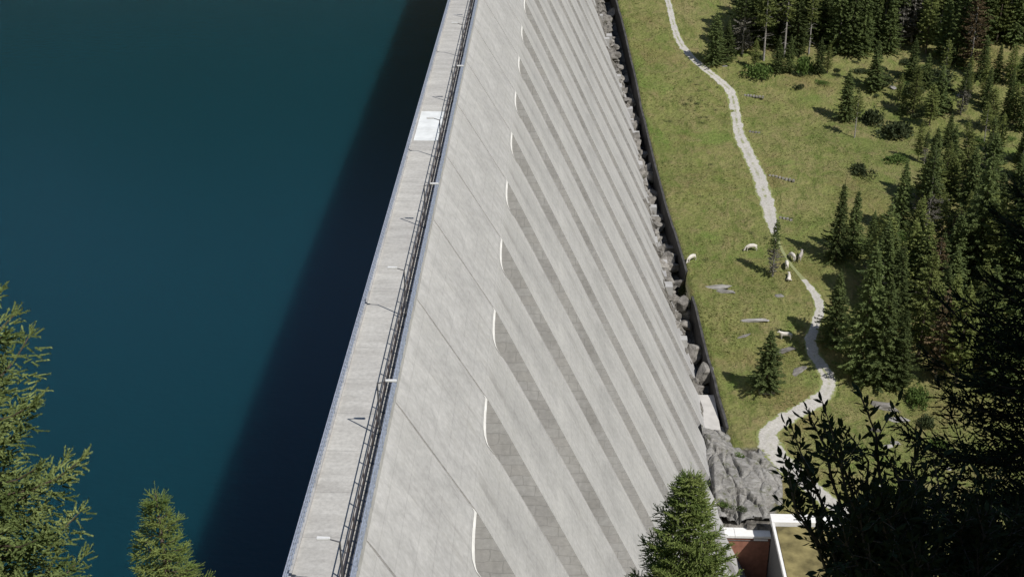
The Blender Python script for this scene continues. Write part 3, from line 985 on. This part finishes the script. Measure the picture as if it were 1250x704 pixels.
for row in range(5):
    px = 902 + rnd.uniform(0, 12) + row * 4
    while px < 1300:
        P = drop(px, 52 - row * 16 + rnd.uniform(-5, 5))
        tree_at(P, rnd.uniform(13.5, 21), rnd.choices(['spruce', 'larch', 'pine', 'bare'], [6, 1.6, 1.2, 1])[0], 'tree inside the dense dark wood along the top right', 'trees inside the top wood', rnd.uniform(.75, 1.0))
        px += rnd.uniform(13, 21) * (1 + .1 * row)
for i in range(34):
    px = rnd.uniform(1058, 1200); b = rnd.uniform(325, 452)
    if b > 300 + (px - 1000) * .9: b = 325 + (b - 325) * .5
    P = drop(px, b); tree_at(P, rnd.uniform(10, 17), rnd.choices(['spruce', 'larch', 'dry', 'pine'], [3, 2.6, 1, .8])[0], 'tree deep inside the lower wood right of the path', 'trees inside the lower wood', rnd.uniform(.8, 1.05))
for i in range(36):
    px = rnd.uniform(1120, 1262); b = rnd.uniform(185, 345)
    if b < 190 + (1175 - px) * 1.2: continue
    P = drop(px, b); tree_at(P, rnd.uniform(10, 16), rnd.choices(['spruce', 'larch', 'pine'], [3, 2, 1])[0], 'tree inside the right hand wood above the lower wood', 'trees inside the right hand wood', rnd.uniform(.8, 1.05))
for i in range(30):
    px = rnd.uniform(1065, 1250); b = rnd.uniform(105, 235)
    if b > 110 + (px - 1060) * .75: continue
    P = drop(px, b); tree_at(P, rnd.uniform(6, 13), rnd.choices(['spruce', 'larch', 'pine', 'bare'], [4, 2, 1, .6])[0], 'scattered conifer among the shrubs of the upper right slope', 'scattered conifers of the upper slope', rnd.uniform(.85, 1.2))
for i in range(22):
    px = rnd.uniform(1140, 1300); b = rnd.uniform(215, 520)
    if px < 1215: continue
    P = drop(px, b); tree_at(P, rnd.uniform(11, 18), rnd.choices(['spruce', 'larch'], [4, 1])[0], 'shaded tree at the right edge of the wood behind the black branches', 'trees behind the black branches', .85)


# ------------------------------------------------------------------ shrubs
def shrub_mesh(seed, mat, leaf=.34, n=900):
    rr = np.random.default_rng(seed)
    lobes = [(rr.normal(0, .42, 2), rr.uniform(.35, .62)) for _ in range(7)]
    P = []; Nn = []
    for i in range(n):
        (c, r) = lobes[rr.integers(0, 7)]
        d = rr.normal(0, 1, 3); d /= np.linalg.norm(d); d[2] = abs(d[2]) * .9
        k = r * rr.uniform(.6, 1.05)
        P.append([c[0] + d[0] * k, c[1] + d[1] * k, d[2] * k + .02]); Nn.append(d)
    P = np.array(P); N = np.array(Nn); D = N + rr.normal(0, .7, N.shape); D /= np.linalg.norm(D, axis=1)[:, None]
    s = np.cross(D, rr.normal(0, 1, N.shape)); s /= np.linalg.norm(s, axis=1)[:, None]
    L = rr.uniform(.6, 1.2, (n, 1)) * leaf * .42; W = L * .42
    V = np.stack([P - s * W * .3, P + D * L * .5 - s * W, P + D * L, P + D * L * .5 + s * W], 1).reshape(-1, 3)
    me = bpy.data.meshes.new('shrub'); Fc = np.arange(4 * n).reshape(n, 4)
    me.from_pydata(V.tolist(), [], Fc.tolist()); me.materials.append(mat); return me


SH = {'d': [shrub_mesh(i, M['shrub_dark']) for i in range(3)], 'l': [shrub_mesh(9 + i, M['shrub_light']) for i in range(2)]}
for px, py, wpx, hpx, kd, lb in (
        (838, 359, 22, 22, 'd', 'dark round bush in the gap of the retaining wall'),
        (976, 108, 12, 10, 'd', 'tiny dark bush in the open upper meadow'),
        (1076, 103, 42, 24, 'd', 'broad dark mound of shrub beside the white stone'),
        (1066, 150, 30, 34, 'd', 'tall dark shrub right of the thin greenish larch'),
        (1098, 165, 46, 34, 'd', 'wide dark thicket below the slim dark spruce'),
        (1047, 210, 28, 20, 'd', 'round brownish shrub alone on the bare middle slope'),
        (1118, 492, 34, 34, 'l', 'rounded green shrub at the foot of the wood above the bank'),
        (980, 88, 24, 34, 'l', 'bright green shrub at the foot of the top wood'),
        (922, 92, 34, 28, 'l', 'light green shrub beside the two path spruces'),
        (1095, 296, 30, 24, 'l', 'yellow green shrub on the middle slope between spruces'),
        (1118, 112, 30, 22, 'd', 'dark shrub patch right of the slim dark spruce on the slope'),
        (1148, 130, 36, 26, 'd', 'grey dark shrub with a shadow on the right upper slope'),
        (1092, 196, 30, 14, 'l', 'low green shrub on the slope above the tall shadowed spruce'),
        (1130, 520, 24, 26, 'd', 'narrow dark shrub on the grassy bank'),
        (1148, 548, 26, 24, 'l', 'low leafy shrub at the right end of the grassy bank'),
        (1010, 52, 22, 26, 'd', 'dim bush under the first trees of the top wood'),
        (1150, 96, 40, 22, 'd', 'dim undergrowth mound under the right trees of the top wood'),
        (1100, 462, 26, 20, 'd', 'dim bush under the front spruces'),
        (1062, 466, 20, 14, 'd', 'low dim bush at the foot of the tallest path spruce'),
        (848, 540, 14, 8, 'd', 'small tuft of shrub on the rock beside the dam foot'),
        (905, 560, 14, 9, 'l', 'green tuft growing in a crack of the bare rock outcrop'),
        (884, 617, 14, 9, 'l', 'green tuft at the low edge of the bare rock outcrop'),
        (906, 622, 14, 9, 'd', 'dark tuft right of the green tuft low on the outcrop')):
    P = drop(px, py) if not (845 < px < 910 and py > 530) else at_z(px, py, -117.6)
    z = P.y * math.cos(TH) - P.z * math.sin(TH); s = z / F_PX
    o = bpy.data.objects.new('shrub', random.choice(SH[kd])); link(o); o.location = P
    o.scale = (wpx * s * .56, wpx * s * .56, hpx * s * .95); o.rotation_euler = (0, 0, random.uniform(0, 6.28))
    tag(o, lb, 'shrub')
rnd = random.Random(61)
for i in range(70):
    if i < 34: px = rnd.uniform(905, 1250); py = rnd.uniform(66, 100) + (px - 905) * .05
    else: px = rnd.uniform(1050, 1240); py = rnd.uniform(100, 330)
    if i >= 34 and py > 105 + (px - 1045) * 1.1: continue
    P = drop(px, py); o = bpy.data.objects.new('shrub', SH['d' if rnd.random() < .65 else 'l'][rnd.randrange(2)]); link(o); o.location = P
    s_ = rnd.uniform(.6, 2.0); o.scale = (s_ * rnd.uniform(.9, 1.5), s_, s_ * rnd.uniform(.6, 1.1)); o.rotation_euler = (0, 0, rnd.uniform(0, 6.28))
    tag(o, 'low shrub in the undergrowth along the edge of the woods', 'shrub', 'undergrowth shrubs')
# little dark herb tussocks in the meadow
tus = shrub_mesh(77, M['shrub_dark'], .4, 120)
rnd = random.Random(21)
for i in range(46):
    if i < 30: px = rnd.gauss(850, 14); py = rnd.gauss(122, 16)
    else: px = rnd.uniform(770, 1000); py = rnd.uniform(20, 330)
    P = drop(px, py)
    if P.x < wall_x(P.y) + 3: continue
    o = bpy.data.objects.new('tussock', tus); link(o); o.location = P
    s = rnd.uniform(.28, .75); o.scale = (s * 1.5, s * 1.2, s * .6); o.rotation_euler = (0, 0, rnd.uniform(0, 6))
    tag(o, 'small dark herb tussock in the grass of the open meadow', 'tussock', 'tussocks in the meadow')


# grass tufts standing in the meadow: nobody could count them
rg = np.random.default_rng(41); V = []
pxy = np.array([(p[0], p[1], p[2]) for p in pts])
NT_ = 0
while NT_ < 24000:
    px = rg.uniform(750, 1215); py = -15 + 590 * rg.random() ** 1.0
    p = drop(px, py, False)
    if p.x < wall_x(p.y) + .4 or (p.y < 192 and p.x < 37): continue
    if fbm(p.x, p.y, .09, 3) + rg.normal(0, .35) < -.05: continue
    if np.min((pxy[:, 0] - p.x) ** 2 + (pxy[:, 1] - p.y) ** 2 - (pxy[:, 2] * .5) ** 2) < .05: continue
    z = ground(p.x, p.y) - .04; hh = rg.uniform(.07, .22); NT_ += 1
    for q in range(3):
        a = rg.uniform(0, 6.28); w = rg.uniform(.1, .2); l = rg.uniform(.1, .35)
        c_, s_ = math.cos(a), math.sin(a)
        V += [(p.x - s_ * w, p.y + c_ * w, z), (p.x + s_ * w, p.y - c_ * w, z), (p.x + c_ * l, p.y + s_ * l, z + hh)]
gt = mesh_np('grass', np.array(V), np.arange(len(V)).reshape(-1, 3), M['grass'])
tag(gt, 'short tufted grass growing all over the open meadow', 'grass', kind='stuff')


# ------------------------------------------------------------------ cows
def skin_mesh(name, verts, edges, radii, mat, sub=2):
    me = bpy.data.meshes.new(name); me.from_pydata(verts, edges, []); me.update()
    o = bpy.data.objects.new(name, me); COL.objects.link(o)
    md = o.modifiers.new('Skin', 'SKIN'); sv = me.skin_vertices[0].data
    for i, r in enumerate(radii):
        sv[i].radius = r if isinstance(r, tuple) else (r, r)
    sv[0].use_root = True
    ss = o.modifiers.new('Sub', 'SUBSURF'); ss.levels = sub; ss.render_levels = sub
    dg = bpy.context.evaluated_depsgraph_get()
    m2 = bpy.data.meshes.new_from_object(o.evaluated_get(dg)); m2.name = name
    bpy.data.objects.remove(o); bpy.data.meshes.remove(me)
    m2.polygons.foreach_set('use_smooth', np.ones(len(m2.polygons), dtype=bool))
    m2.materials.clear(); m2.materials.append(mat)
    return m2


def cow_mesh(pose, mat):
    v = []; e = []; r = []

    def chain(start, pts):
        p = start
        for co, ra in pts:
            v.append(co); r.append(ra); i = len(v) - 1
            if p is not None: e.append((p, i))
            p = i
        return p
    h = 0.0 if pose != 'lying' else -.62
    chain(None, [((0, 0, 1.02 + h), (.36, .42))])                       # belly (root)
    hip = chain(0, [((-.45, 0, 1.05 + h), (.33, .38)), ((-.82, 0, 1.1 + h), (.27, .29))])
    sh = chain(0, [((.45, 0, 1.0 + h), (.31, .42)), ((.78, 0, 1.04 + h), (.24, .33))])
    if pose == 'grazing':
        hd = chain(sh, [((1.05, 0, .86), (.16, .2)), ((1.25, .05, .5), (.13, .15)), ((1.36, .08, .28), (.13, .13)), ((1.52, .1, .08), (.085, .08))])
    else:
        hd = chain(sh, [((1.05, 0, 1.28 + h), (.16, .2)), ((1.24, .1, 1.42 + h), (.14, .14)), ((1.55, .2, 1.28 + h), (.085, .09))])
    hk = hd - 1
    c0 = Vector(v[hk])
    for s in (-1, 1):
        chain(hk, [(tuple(c0 + Vector((-.05, s * .18, .06))), (.05, .04)), (tuple(c0 + Vector((-.08, s * .3, .03))), (.025, .05))])
        chain(hk, [(tuple(c0 + Vector((-.04, s * .09, .14))), .03), (tuple(c0 + Vector((-.02, s * .2, .28))), .012)])
        if pose == 'lying':
            chain(sh, [((.8, s * .28, .22), .11), ((1.12, s * .3, .1), .06), ((.85, s * .32, .06), .05)])
            chain(hip, [((-.6, s * .34, .3), .16), ((-.25, s * .46, .12), .08), ((-.55, s * .5, .06), .05)])
        else:
            k = .1 * s if pose == 'grazing' else -.06 * s
            chain(sh, [((.74, s * .17, .68), .12), ((.76 + k, s * .17, .38), .065), ((.74 + k, s * .17, .06), .05), ((.79 + k, s * .17, .0), .05)])
            chain(hip, [((-.78, s * .18, .72), .15), ((-.92 - k, s * .18, .44), .07), ((-.84 - k, s * .18, .06), .05), ((-.79 - k, s * .18, .0), .05)])
    chain(hip, [((-1.02, 0, 1.12 + h), .05), ((-1.1, .02, .8 + max(h, -.4)), .025), ((-1.1, .03, .5 if pose != 'lying' else .12), .04)])
    return skin_mesh('cow', v, e, r, mat)


COW = {k: cow_mesh(k[0], M[k[1]]) for k in (('grazing', 'hide_pale'), ('standing', 'hide_grey'), ('lying', 'hide_pale'), ('standing', 'hide_pale'), ('grazing', 'hide_grey'))}
for px, py, pose, hide, rz, lb in (
        (959, 414, 'standing', 'hide_pale', 3.0, 'white cow standing in the tree shadow by the lower path'),
        (967, 317, 'grazing', 'hide_pale', 1.9, 'white cow grazing right of the bare trunked pine'),
        (977, 317, 'standing', 'hide_grey', 1.2, 'greyish cow standing rightmost beside the white grazing cow'),
        (963, 341, 'lying', 'hide_pale', 1.4, 'pale cow resting at the foot of the bare trunked pine'),
        (960, 327, 'grazing', 'hide_pale', 1.5, 'pale cow half hidden by the bare trunked pine'),
        (917, 306, 'grazing', 'hide_pale', 3.3, 'white cow grazing alone left of the bare trunked pine'),
        (844, 319, 'grazing', 'hide_pale', 3.9, 'white cow grazing next to the retaining wall')):
    P = drop(px, py)
    o = bpy.data.objects.new('cow', COW[(pose, hide)]); link(o); o.location = P; o.rotation_euler = (0, 0, rz); o.scale = (1.0,) * 3
    tag(o, lb, 'cow', 'cows in the meadow')


# ------------------------------------------------------------------ near spruces, shoot by shoot
def shoots_to_mesh(name, P, D, L, nl, nw, per, core, mat, parent, seed=0):
    rr = np.random.default_rng(seed)
    P = np.asarray(P); D = np.asarray(D); L = np.asarray(L)[:, None]
    D = D / np.linalg.norm(D, axis=1)[:, None]
    n = len(P)
    U = np.cross(D, rr.normal(0, 1, D.shape)); U /= np.linalg.norm(U, axis=1)[:, None]; Wv = np.cross(D, U)
    tris = []
    for i in range(per):
        s = (i + rr.uniform(0, 1, (n, 1))) / per; ph = rr.uniform(0, 6.28, (n, 1))
        o = U * np.cos(ph) + Wv * np.sin(ph); q = Wv * np.cos(ph) - U * np.sin(ph)
        b = P + D * L * s
        ln = nl * rr.uniform(.75, 1.2, (n, 1))
        tip = b + D * ln * .75 + o * ln * .7
        tris.append(np.stack([b - q * nw, tip, b + q * nw], 1))
    ang = [0, 2.094, 4.189]
    for i in range(3):
        a0, a1 = ang[i], ang[(i + 1) % 3]
        p0 = P + (U * math.cos(a0) + Wv * math.sin(a0)) * core; p1 = P + (U * math.cos(a1) + Wv * math.sin(a1)) * core
        tris.append(np.stack([p0, p1, P + D * L * 1.02], 1))
    V = np.concatenate(tris, 0).reshape(-1, 3); Fc = np.arange(len(V)).reshape(-1, 3)
    return mesh_np(name, V, Fc, mat, parent)


def near_spruce(name, loc, h, r, seed, label, mat, sl, lat_step, sh_step, whorl, nl, nw, per, core, zmin=0.0, power=.8, clip=None):
    rr = np.random.default_rng(seed)
    root = empty(name, loc); tag(root, label, 'spruce tree')
    P = []; D = []; L = []
    tw = MB()
    z = h - .35
    up = np.array([0, 0, 1.0])
    k = 0
    while z > zmin:
        t = 1 - z / h
        rad = r * t ** power * (1 - .12 * max(0, t - .8) * 5) + .12
        nb = int(rr.integers(5, 8))
        a0 = rr.uniform(0, 6.28)
        for b in range(nb):
            a = a0 + 6.283 * b / nb + rr.normal(0, .18)
            if clip and not clip(a): continue
            lb = rad * (rr.uniform(.62, 1.1) if rr.random() > .14 else rr.uniform(1.1, 1.22))
            o = np.array([math.cos(a), math.sin(a), 0]); sd = np.array([-o[1], o[0], 0])
            zb = z + rr.uniform(-.12, .12)
            sl0 = .55 * (1 - t) ** 2 - .38 * min(1, t * 1.6); cv = .38 * min(1, t * 2)
            bend = rr.normal(0, .08)

            def pos(s): return o * (lb * s) + sd * (bend * lb * s * s) + up * (zb + lb * (sl0 * s + cv * s * s * s))
            ns = max(3, int(lb / .3)); pts_ = [pos(i / ns) for i in range(ns + 1)]
            for i in range(ns): tw.rod(pts_[i], pts_[i + 1], .007 + .012 * lb * (1 - i / ns), .007 + .012 * lb * (1 - (i + 1) / ns), 5)
            s = .12
            side = 1
            while s < 1.0:
                p = pos(s); T = pos(min(1.02, s + .04)) - pos(s - .04); T /= np.linalg.norm(T)
                ll = min(.62 * (1 - s) * lb + .1, .75) * rr.uniform(.7, 1.15)
                side = -side
                d = T * rr.uniform(.55, .95) + sd * side * rr.uniform(.6, .95) + up * rr.uniform(-.35, .12) * (1 if t > .2 else .2)
                d /= np.linalg.norm(d); hang = rr.uniform(.1, .45) * min(1, t * 2)
                nsh = max(1, int(ll / sh_step))
                for q in range(nsh):
                    u = (q + .5) / nsh * ll
                    pp = p + d * u - up * hang * u * u
                    dd = d * rr.uniform(.5, 1) + np.cross(d, up) * rr.choice([-1, 1]) * rr.uniform(.3, .9) + up * rr.uniform(-.5, .35)
                    P.append(pp); D.append(dd); L.append(sl * rr.uniform(.65, 1.1))
                P.append(p + d * ll - up * hang * ll * ll); D.append(d + up * rr.uniform(-.3, .25)); L.append(sl * 1.2)
                if rr.random() < .5:                                   # shoot on top of the branch
                    P.append(p); D.append(T * .8 + up * rr.uniform(.1, .5) + sd * rr.normal(0, .3)); L.append(sl)
                s += lat_step / lb * .5
            e = pos(1.0); T = e - pos(.95); T /= np.linalg.norm(T)
            for q, (sa, ua) in enumerate(((0, .15), (.75, .05), (-.75, .05), (.1, .75))):
                P.append(e); D.append(T + sd * sa + up * ua); L.append(sl * (1.5 if q == 0 else 1.15))
        z -= whorl * rr.uniform(.75, 1.25) * (1 if t > .12 else .7)
    for q in range(9):                                                 # leader
        P.append(np.array([0, 0, h - .5 + .5 * q / 9])); a = q * 2.4; D.append(np.array([math.cos(a) * .55, math.sin(a) * .55, 1.0])); L.append(sl * 1.2)
    P.append(np.array([0, 0, h - .1])); D.append(np.array([0.02, 0, 1.0])); L.append(sl * 2.6)
    shoots_to_mesh('needles', P, D, L, nl, nw, per, core, mat, root, seed)
    tw.build('branches', M['twig'], root)
    tk = MB(); n = 8; r0 = .02 * h + .03
    for i in range(n): tk.rod((0, 0, h * i / n - (.8 if i == 0 else 0)), (0, 0, h * (i + 1) / n - .04), r0 * (1 - i / n) + .012, r0 * (1 - (i + 1) / n) + .012, 8)
    tk.build('trunk', M['bark'], root)
    return root


def on_slope(x, y): return Vector((x, y, ground(x, y)))


b = on_slope(-7.55, 14.3)
near_spruce('spruce_tree', b, -4.7 - b.z, 2.15, 4, 'sunlit spruce with upturned shoots cut by the left picture edge', M['spruce_near'], .13, .115, .08, .37, .034, .012, 18, .017, power=.62)
b = on_slope(-9.06, 26.3)
near_spruce('spruce_tree', b, -18.35 - b.z, 2.75, 8, 'small pointed spruce top in front of the lake, right of the big sunlit spruce', M['spruce_mid'], .15, .12, .10, .27, .036, .012, 12, .014, power=1.3)
b = on_slope(5.5, 46.1)
near_spruce('spruce_tree', b, -30.9 - b.z, 4.5, 15, 'bushy light green spruce in front of the ribbed dam face', M['spruce_mid'], .26, .17, .15, .30, .07, .022, 12, .03, zmin=5.0, power=.95)
b = on_slope(6.83, 16.1)
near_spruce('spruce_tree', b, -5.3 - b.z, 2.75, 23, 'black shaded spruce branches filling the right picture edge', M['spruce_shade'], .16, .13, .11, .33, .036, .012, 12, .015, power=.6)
b = on_slope(11.1, 23.3)
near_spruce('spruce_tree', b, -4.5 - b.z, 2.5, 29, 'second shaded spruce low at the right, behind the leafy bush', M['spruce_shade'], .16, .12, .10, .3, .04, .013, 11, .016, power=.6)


# ------------------------------------------------------------------ near leafy bushes (shaded)
def leafy(name, loc, stems, seed, label, leaf=.098, base_dx=0.0):
    rr = np.random.default_rng(seed)
    root = empty(name, loc); tag(root, label, 'bush')
    tw = MB(); V = []; Fc = []
    L0 = Vector(loc)

    def leaf_at(p, d, ln):
        d = d.normalized(); s = d.cross(Vector(rr.normal(0, 1, 3))).normalized(); n = d.cross(s)
        w = ln * rr.uniform(.16, .22); k = len(V)
        for q in (p, p + d * ln * .3 - s * w * .85 + n * .006, p + d * ln * .62 - s * w * .9 + n * .008, p + d * ln, p + d * ln * .62 + s * w * .9 + n * .008, p + d * ln * .3 + s * w * .85 + n * .006): V.append(tuple(q))
        Fc.append([k, k + 1, k + 2, k + 3]); Fc.append([k, k + 3, k + 4, k + 5])
    for (tip, length, nsub) in stems:
        tip = Vector(tip) - L0
        b0 = Vector((tip.x * .3 + base_dx + rr.normal(0, .1), tip.y * .4 + rr.normal(0, .15), 0))
        st = tip - (tip - b0).normalized() * length
        mid = st.lerp(tip, .5) + Vector(rr.normal(0, .05, 3))
        if st.z > .2: tw.rod(b0, st, .022, .012, 5)
        tw.rod(st, mid, .012, .008, 5); tw.rod(mid, tip, .008, .003, 5)

        def shoot(a, b, c_, cnt):
            for i in range(cnt):
                t = (i + .6) / cnt
                p = a.lerp(b, t).lerp(b.lerp(c_, t), t); d = (b.lerp(c_, t) - a.lerp(b, t)).normalized()
                ph = i * 2.4 + rr.uniform(-.4, .4); u = d.orthogonal().normalized(); w = d.cross(u)
                o = u * math.cos(ph) + w * math.sin(ph)
                leaf_at(p, d * rr.uniform(.55, .95) + o * rr.uniform(.5, .9), leaf * rr.uniform(.75, 1.2) * (1 - .3 * t))
            leaf_at(c_, (c_ - b), leaf)
        shoot(st, mid, tip, int(length / .028))
        if st.z > .2: shoot(st.lerp(b0, .35), st.lerp(b0, .17), st, int((st - b0).length * .35 / .04))
        for k in range(nsub):
            t = rr.uniform(.05, .8); p = st.lerp(mid, t * 2) if t < .5 else mid.lerp(tip, t * 2 - 1)
            d = (tip - st).normalized() * .8 + Vector(rr.normal(0, .75, 3)); d.normalize(); l2 = length * rr.uniform(.35, .7) * (1.15 - t)
            q = p + d * l2; m_ = p.lerp(q, .5) + Vector(rr.normal(0, .03, 3))
            tw.rod(p, q, .005, .002, 4); shoot(p, m_, q, max(4, int(l2 / .035)))
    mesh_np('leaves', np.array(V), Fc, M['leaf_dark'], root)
    tw.build('branches', M['bark'], root)


rr = random.Random(9)


def px_pt(x, y, t): return tuple(ray(x, y) * t)


stems = [(px_pt(1050, 482, 9.9), .75, 4), (px_pt(1004, 490, 9.9), .8, 4), (px_pt(985, 500, 10.2), .7, 3), (px_pt(966, 520, 9.7), .75, 4), (px_pt(962, 572, 9.7), .7, 4), (px_pt(966, 592, 10.0), .6, 5), (px_pt(1078, 548, 10.0), .7, 4), (px_pt(1030, 520, 10.3), .7, 5),
         (px_pt(1018, 545, 9.6), .6, 6), (px_pt(975, 560, 10.1), .6, 6), (px_pt(990, 600, 9.9), .6, 7), (px_pt(1040, 580, 10.2), .6, 7), (px_pt(1060, 600, 9.7), .6, 7), (px_pt(1035, 640, 10.1), .6, 8)]
for i in range(44): stems.append((px_pt(rr.uniform(1012, 1115), rr.uniform(598, 770), rr.uniform(9.2, 10.8)), .55, 9))
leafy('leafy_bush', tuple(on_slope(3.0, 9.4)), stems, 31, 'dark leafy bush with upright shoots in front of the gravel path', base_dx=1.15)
stems = [(px_pt(1120, 545, 11.0), .6, 5), (px_pt(1138, 552, 11.2), .6, 6), (px_pt(1105, 575, 10.8), .6, 6), (px_pt(1165, 590, 11.0), .6, 6), (px_pt(1190, 600, 11.4), .6, 6), (px_pt(1210, 590, 11.2), .6, 6)]
for i in range(60): stems.append((px_pt(rr.uniform(1090, 1280), rr.uniform(600, 800), rr.uniform(10.4, 11.8)), .6, 8))
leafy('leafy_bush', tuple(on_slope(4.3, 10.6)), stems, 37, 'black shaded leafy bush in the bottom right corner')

# unseen tall spruces added beside and behind the viewpoint to shade the right foreground
for i, (x, y, h, wd) in enumerate(((10.2, 2.4, 17, .9), (13.0, 8.0, 23, 1.0), (15.8, 12.0, 25, 1.0), (12.5, 0.0, 20, 1.15), (17.5, 5.0, 25, 1.1), (19.8, 14.0, 26, 1.0), (16.8, 17.5, 21, .95))):
    tree_at(on_slope(x, y), h, 'spruce', 'unseen tall spruce added on the viewpoint slope to shade the right foreground', 'added shade spruces beside the viewpoint', wd, var=0).rotation_euler = (0, 0, i * 1.1)

# ------------------------------------------------------------------ light, world, camera
sun_dir = Vector((.60, -.50, 1.0)).normalized()
sl = bpy.data.lights.new('sun', 'SUN'); sl.energy = 4.0; sl.angle = R(.53); sl.color = (1.0, .965, .915)
so = link(bpy.data.objects.new('sun', sl)); so.rotation_euler = sun_dir.to_track_quat('Z', 'Y').to_euler()
wd = bpy.data.worlds.new('World'); S.world = wd; wd.use_nodes = True
nt = wd.node_tree; bg = nt.nodes['Background']; sky = nt.nodes.new('ShaderNodeTexSky')
sky.sky_type = 'NISHITA'; sky.sun_disc = False; sky.sun_elevation = math.asin(sun_dir.z); sky.sun_rotation = math.atan2(sun_dir.x, sun_dir.y)
sky.altitude = 1800; sky.air_density = 1.0; sky.dust_density = .4; sky.ozone_density = 1.2
nt.links.new(sky.outputs['Color'], bg.inputs['Color']); bg.inputs['Strength'].default_value = .095

cd = bpy.data.cameras.new('camera'); cam = link(bpy.data.objects.new('camera', cd))
cd.sensor_width = 36.0; cd.lens = F_PX / 1250 * 36.0; cd.clip_start = .1; cd.clip_end = 6000
fw = ray(625, 352); cam.rotation_euler = fw.to_track_quat('-Z', 'Y').to_euler()
S.camera = cam
S.view_settings.view_transform = 'Standard'; S.view_settings.look = 'None'; S.view_settings.exposure = 0.2; S.view_settings.gamma = 1.0
S.cycles.max_bounces = 6; S.cycles.diffuse_bounces = 3; S.cycles.glossy_bounces = 2; S.cycles.transmission_bounces = 3
S.cycles.use_denoising = True
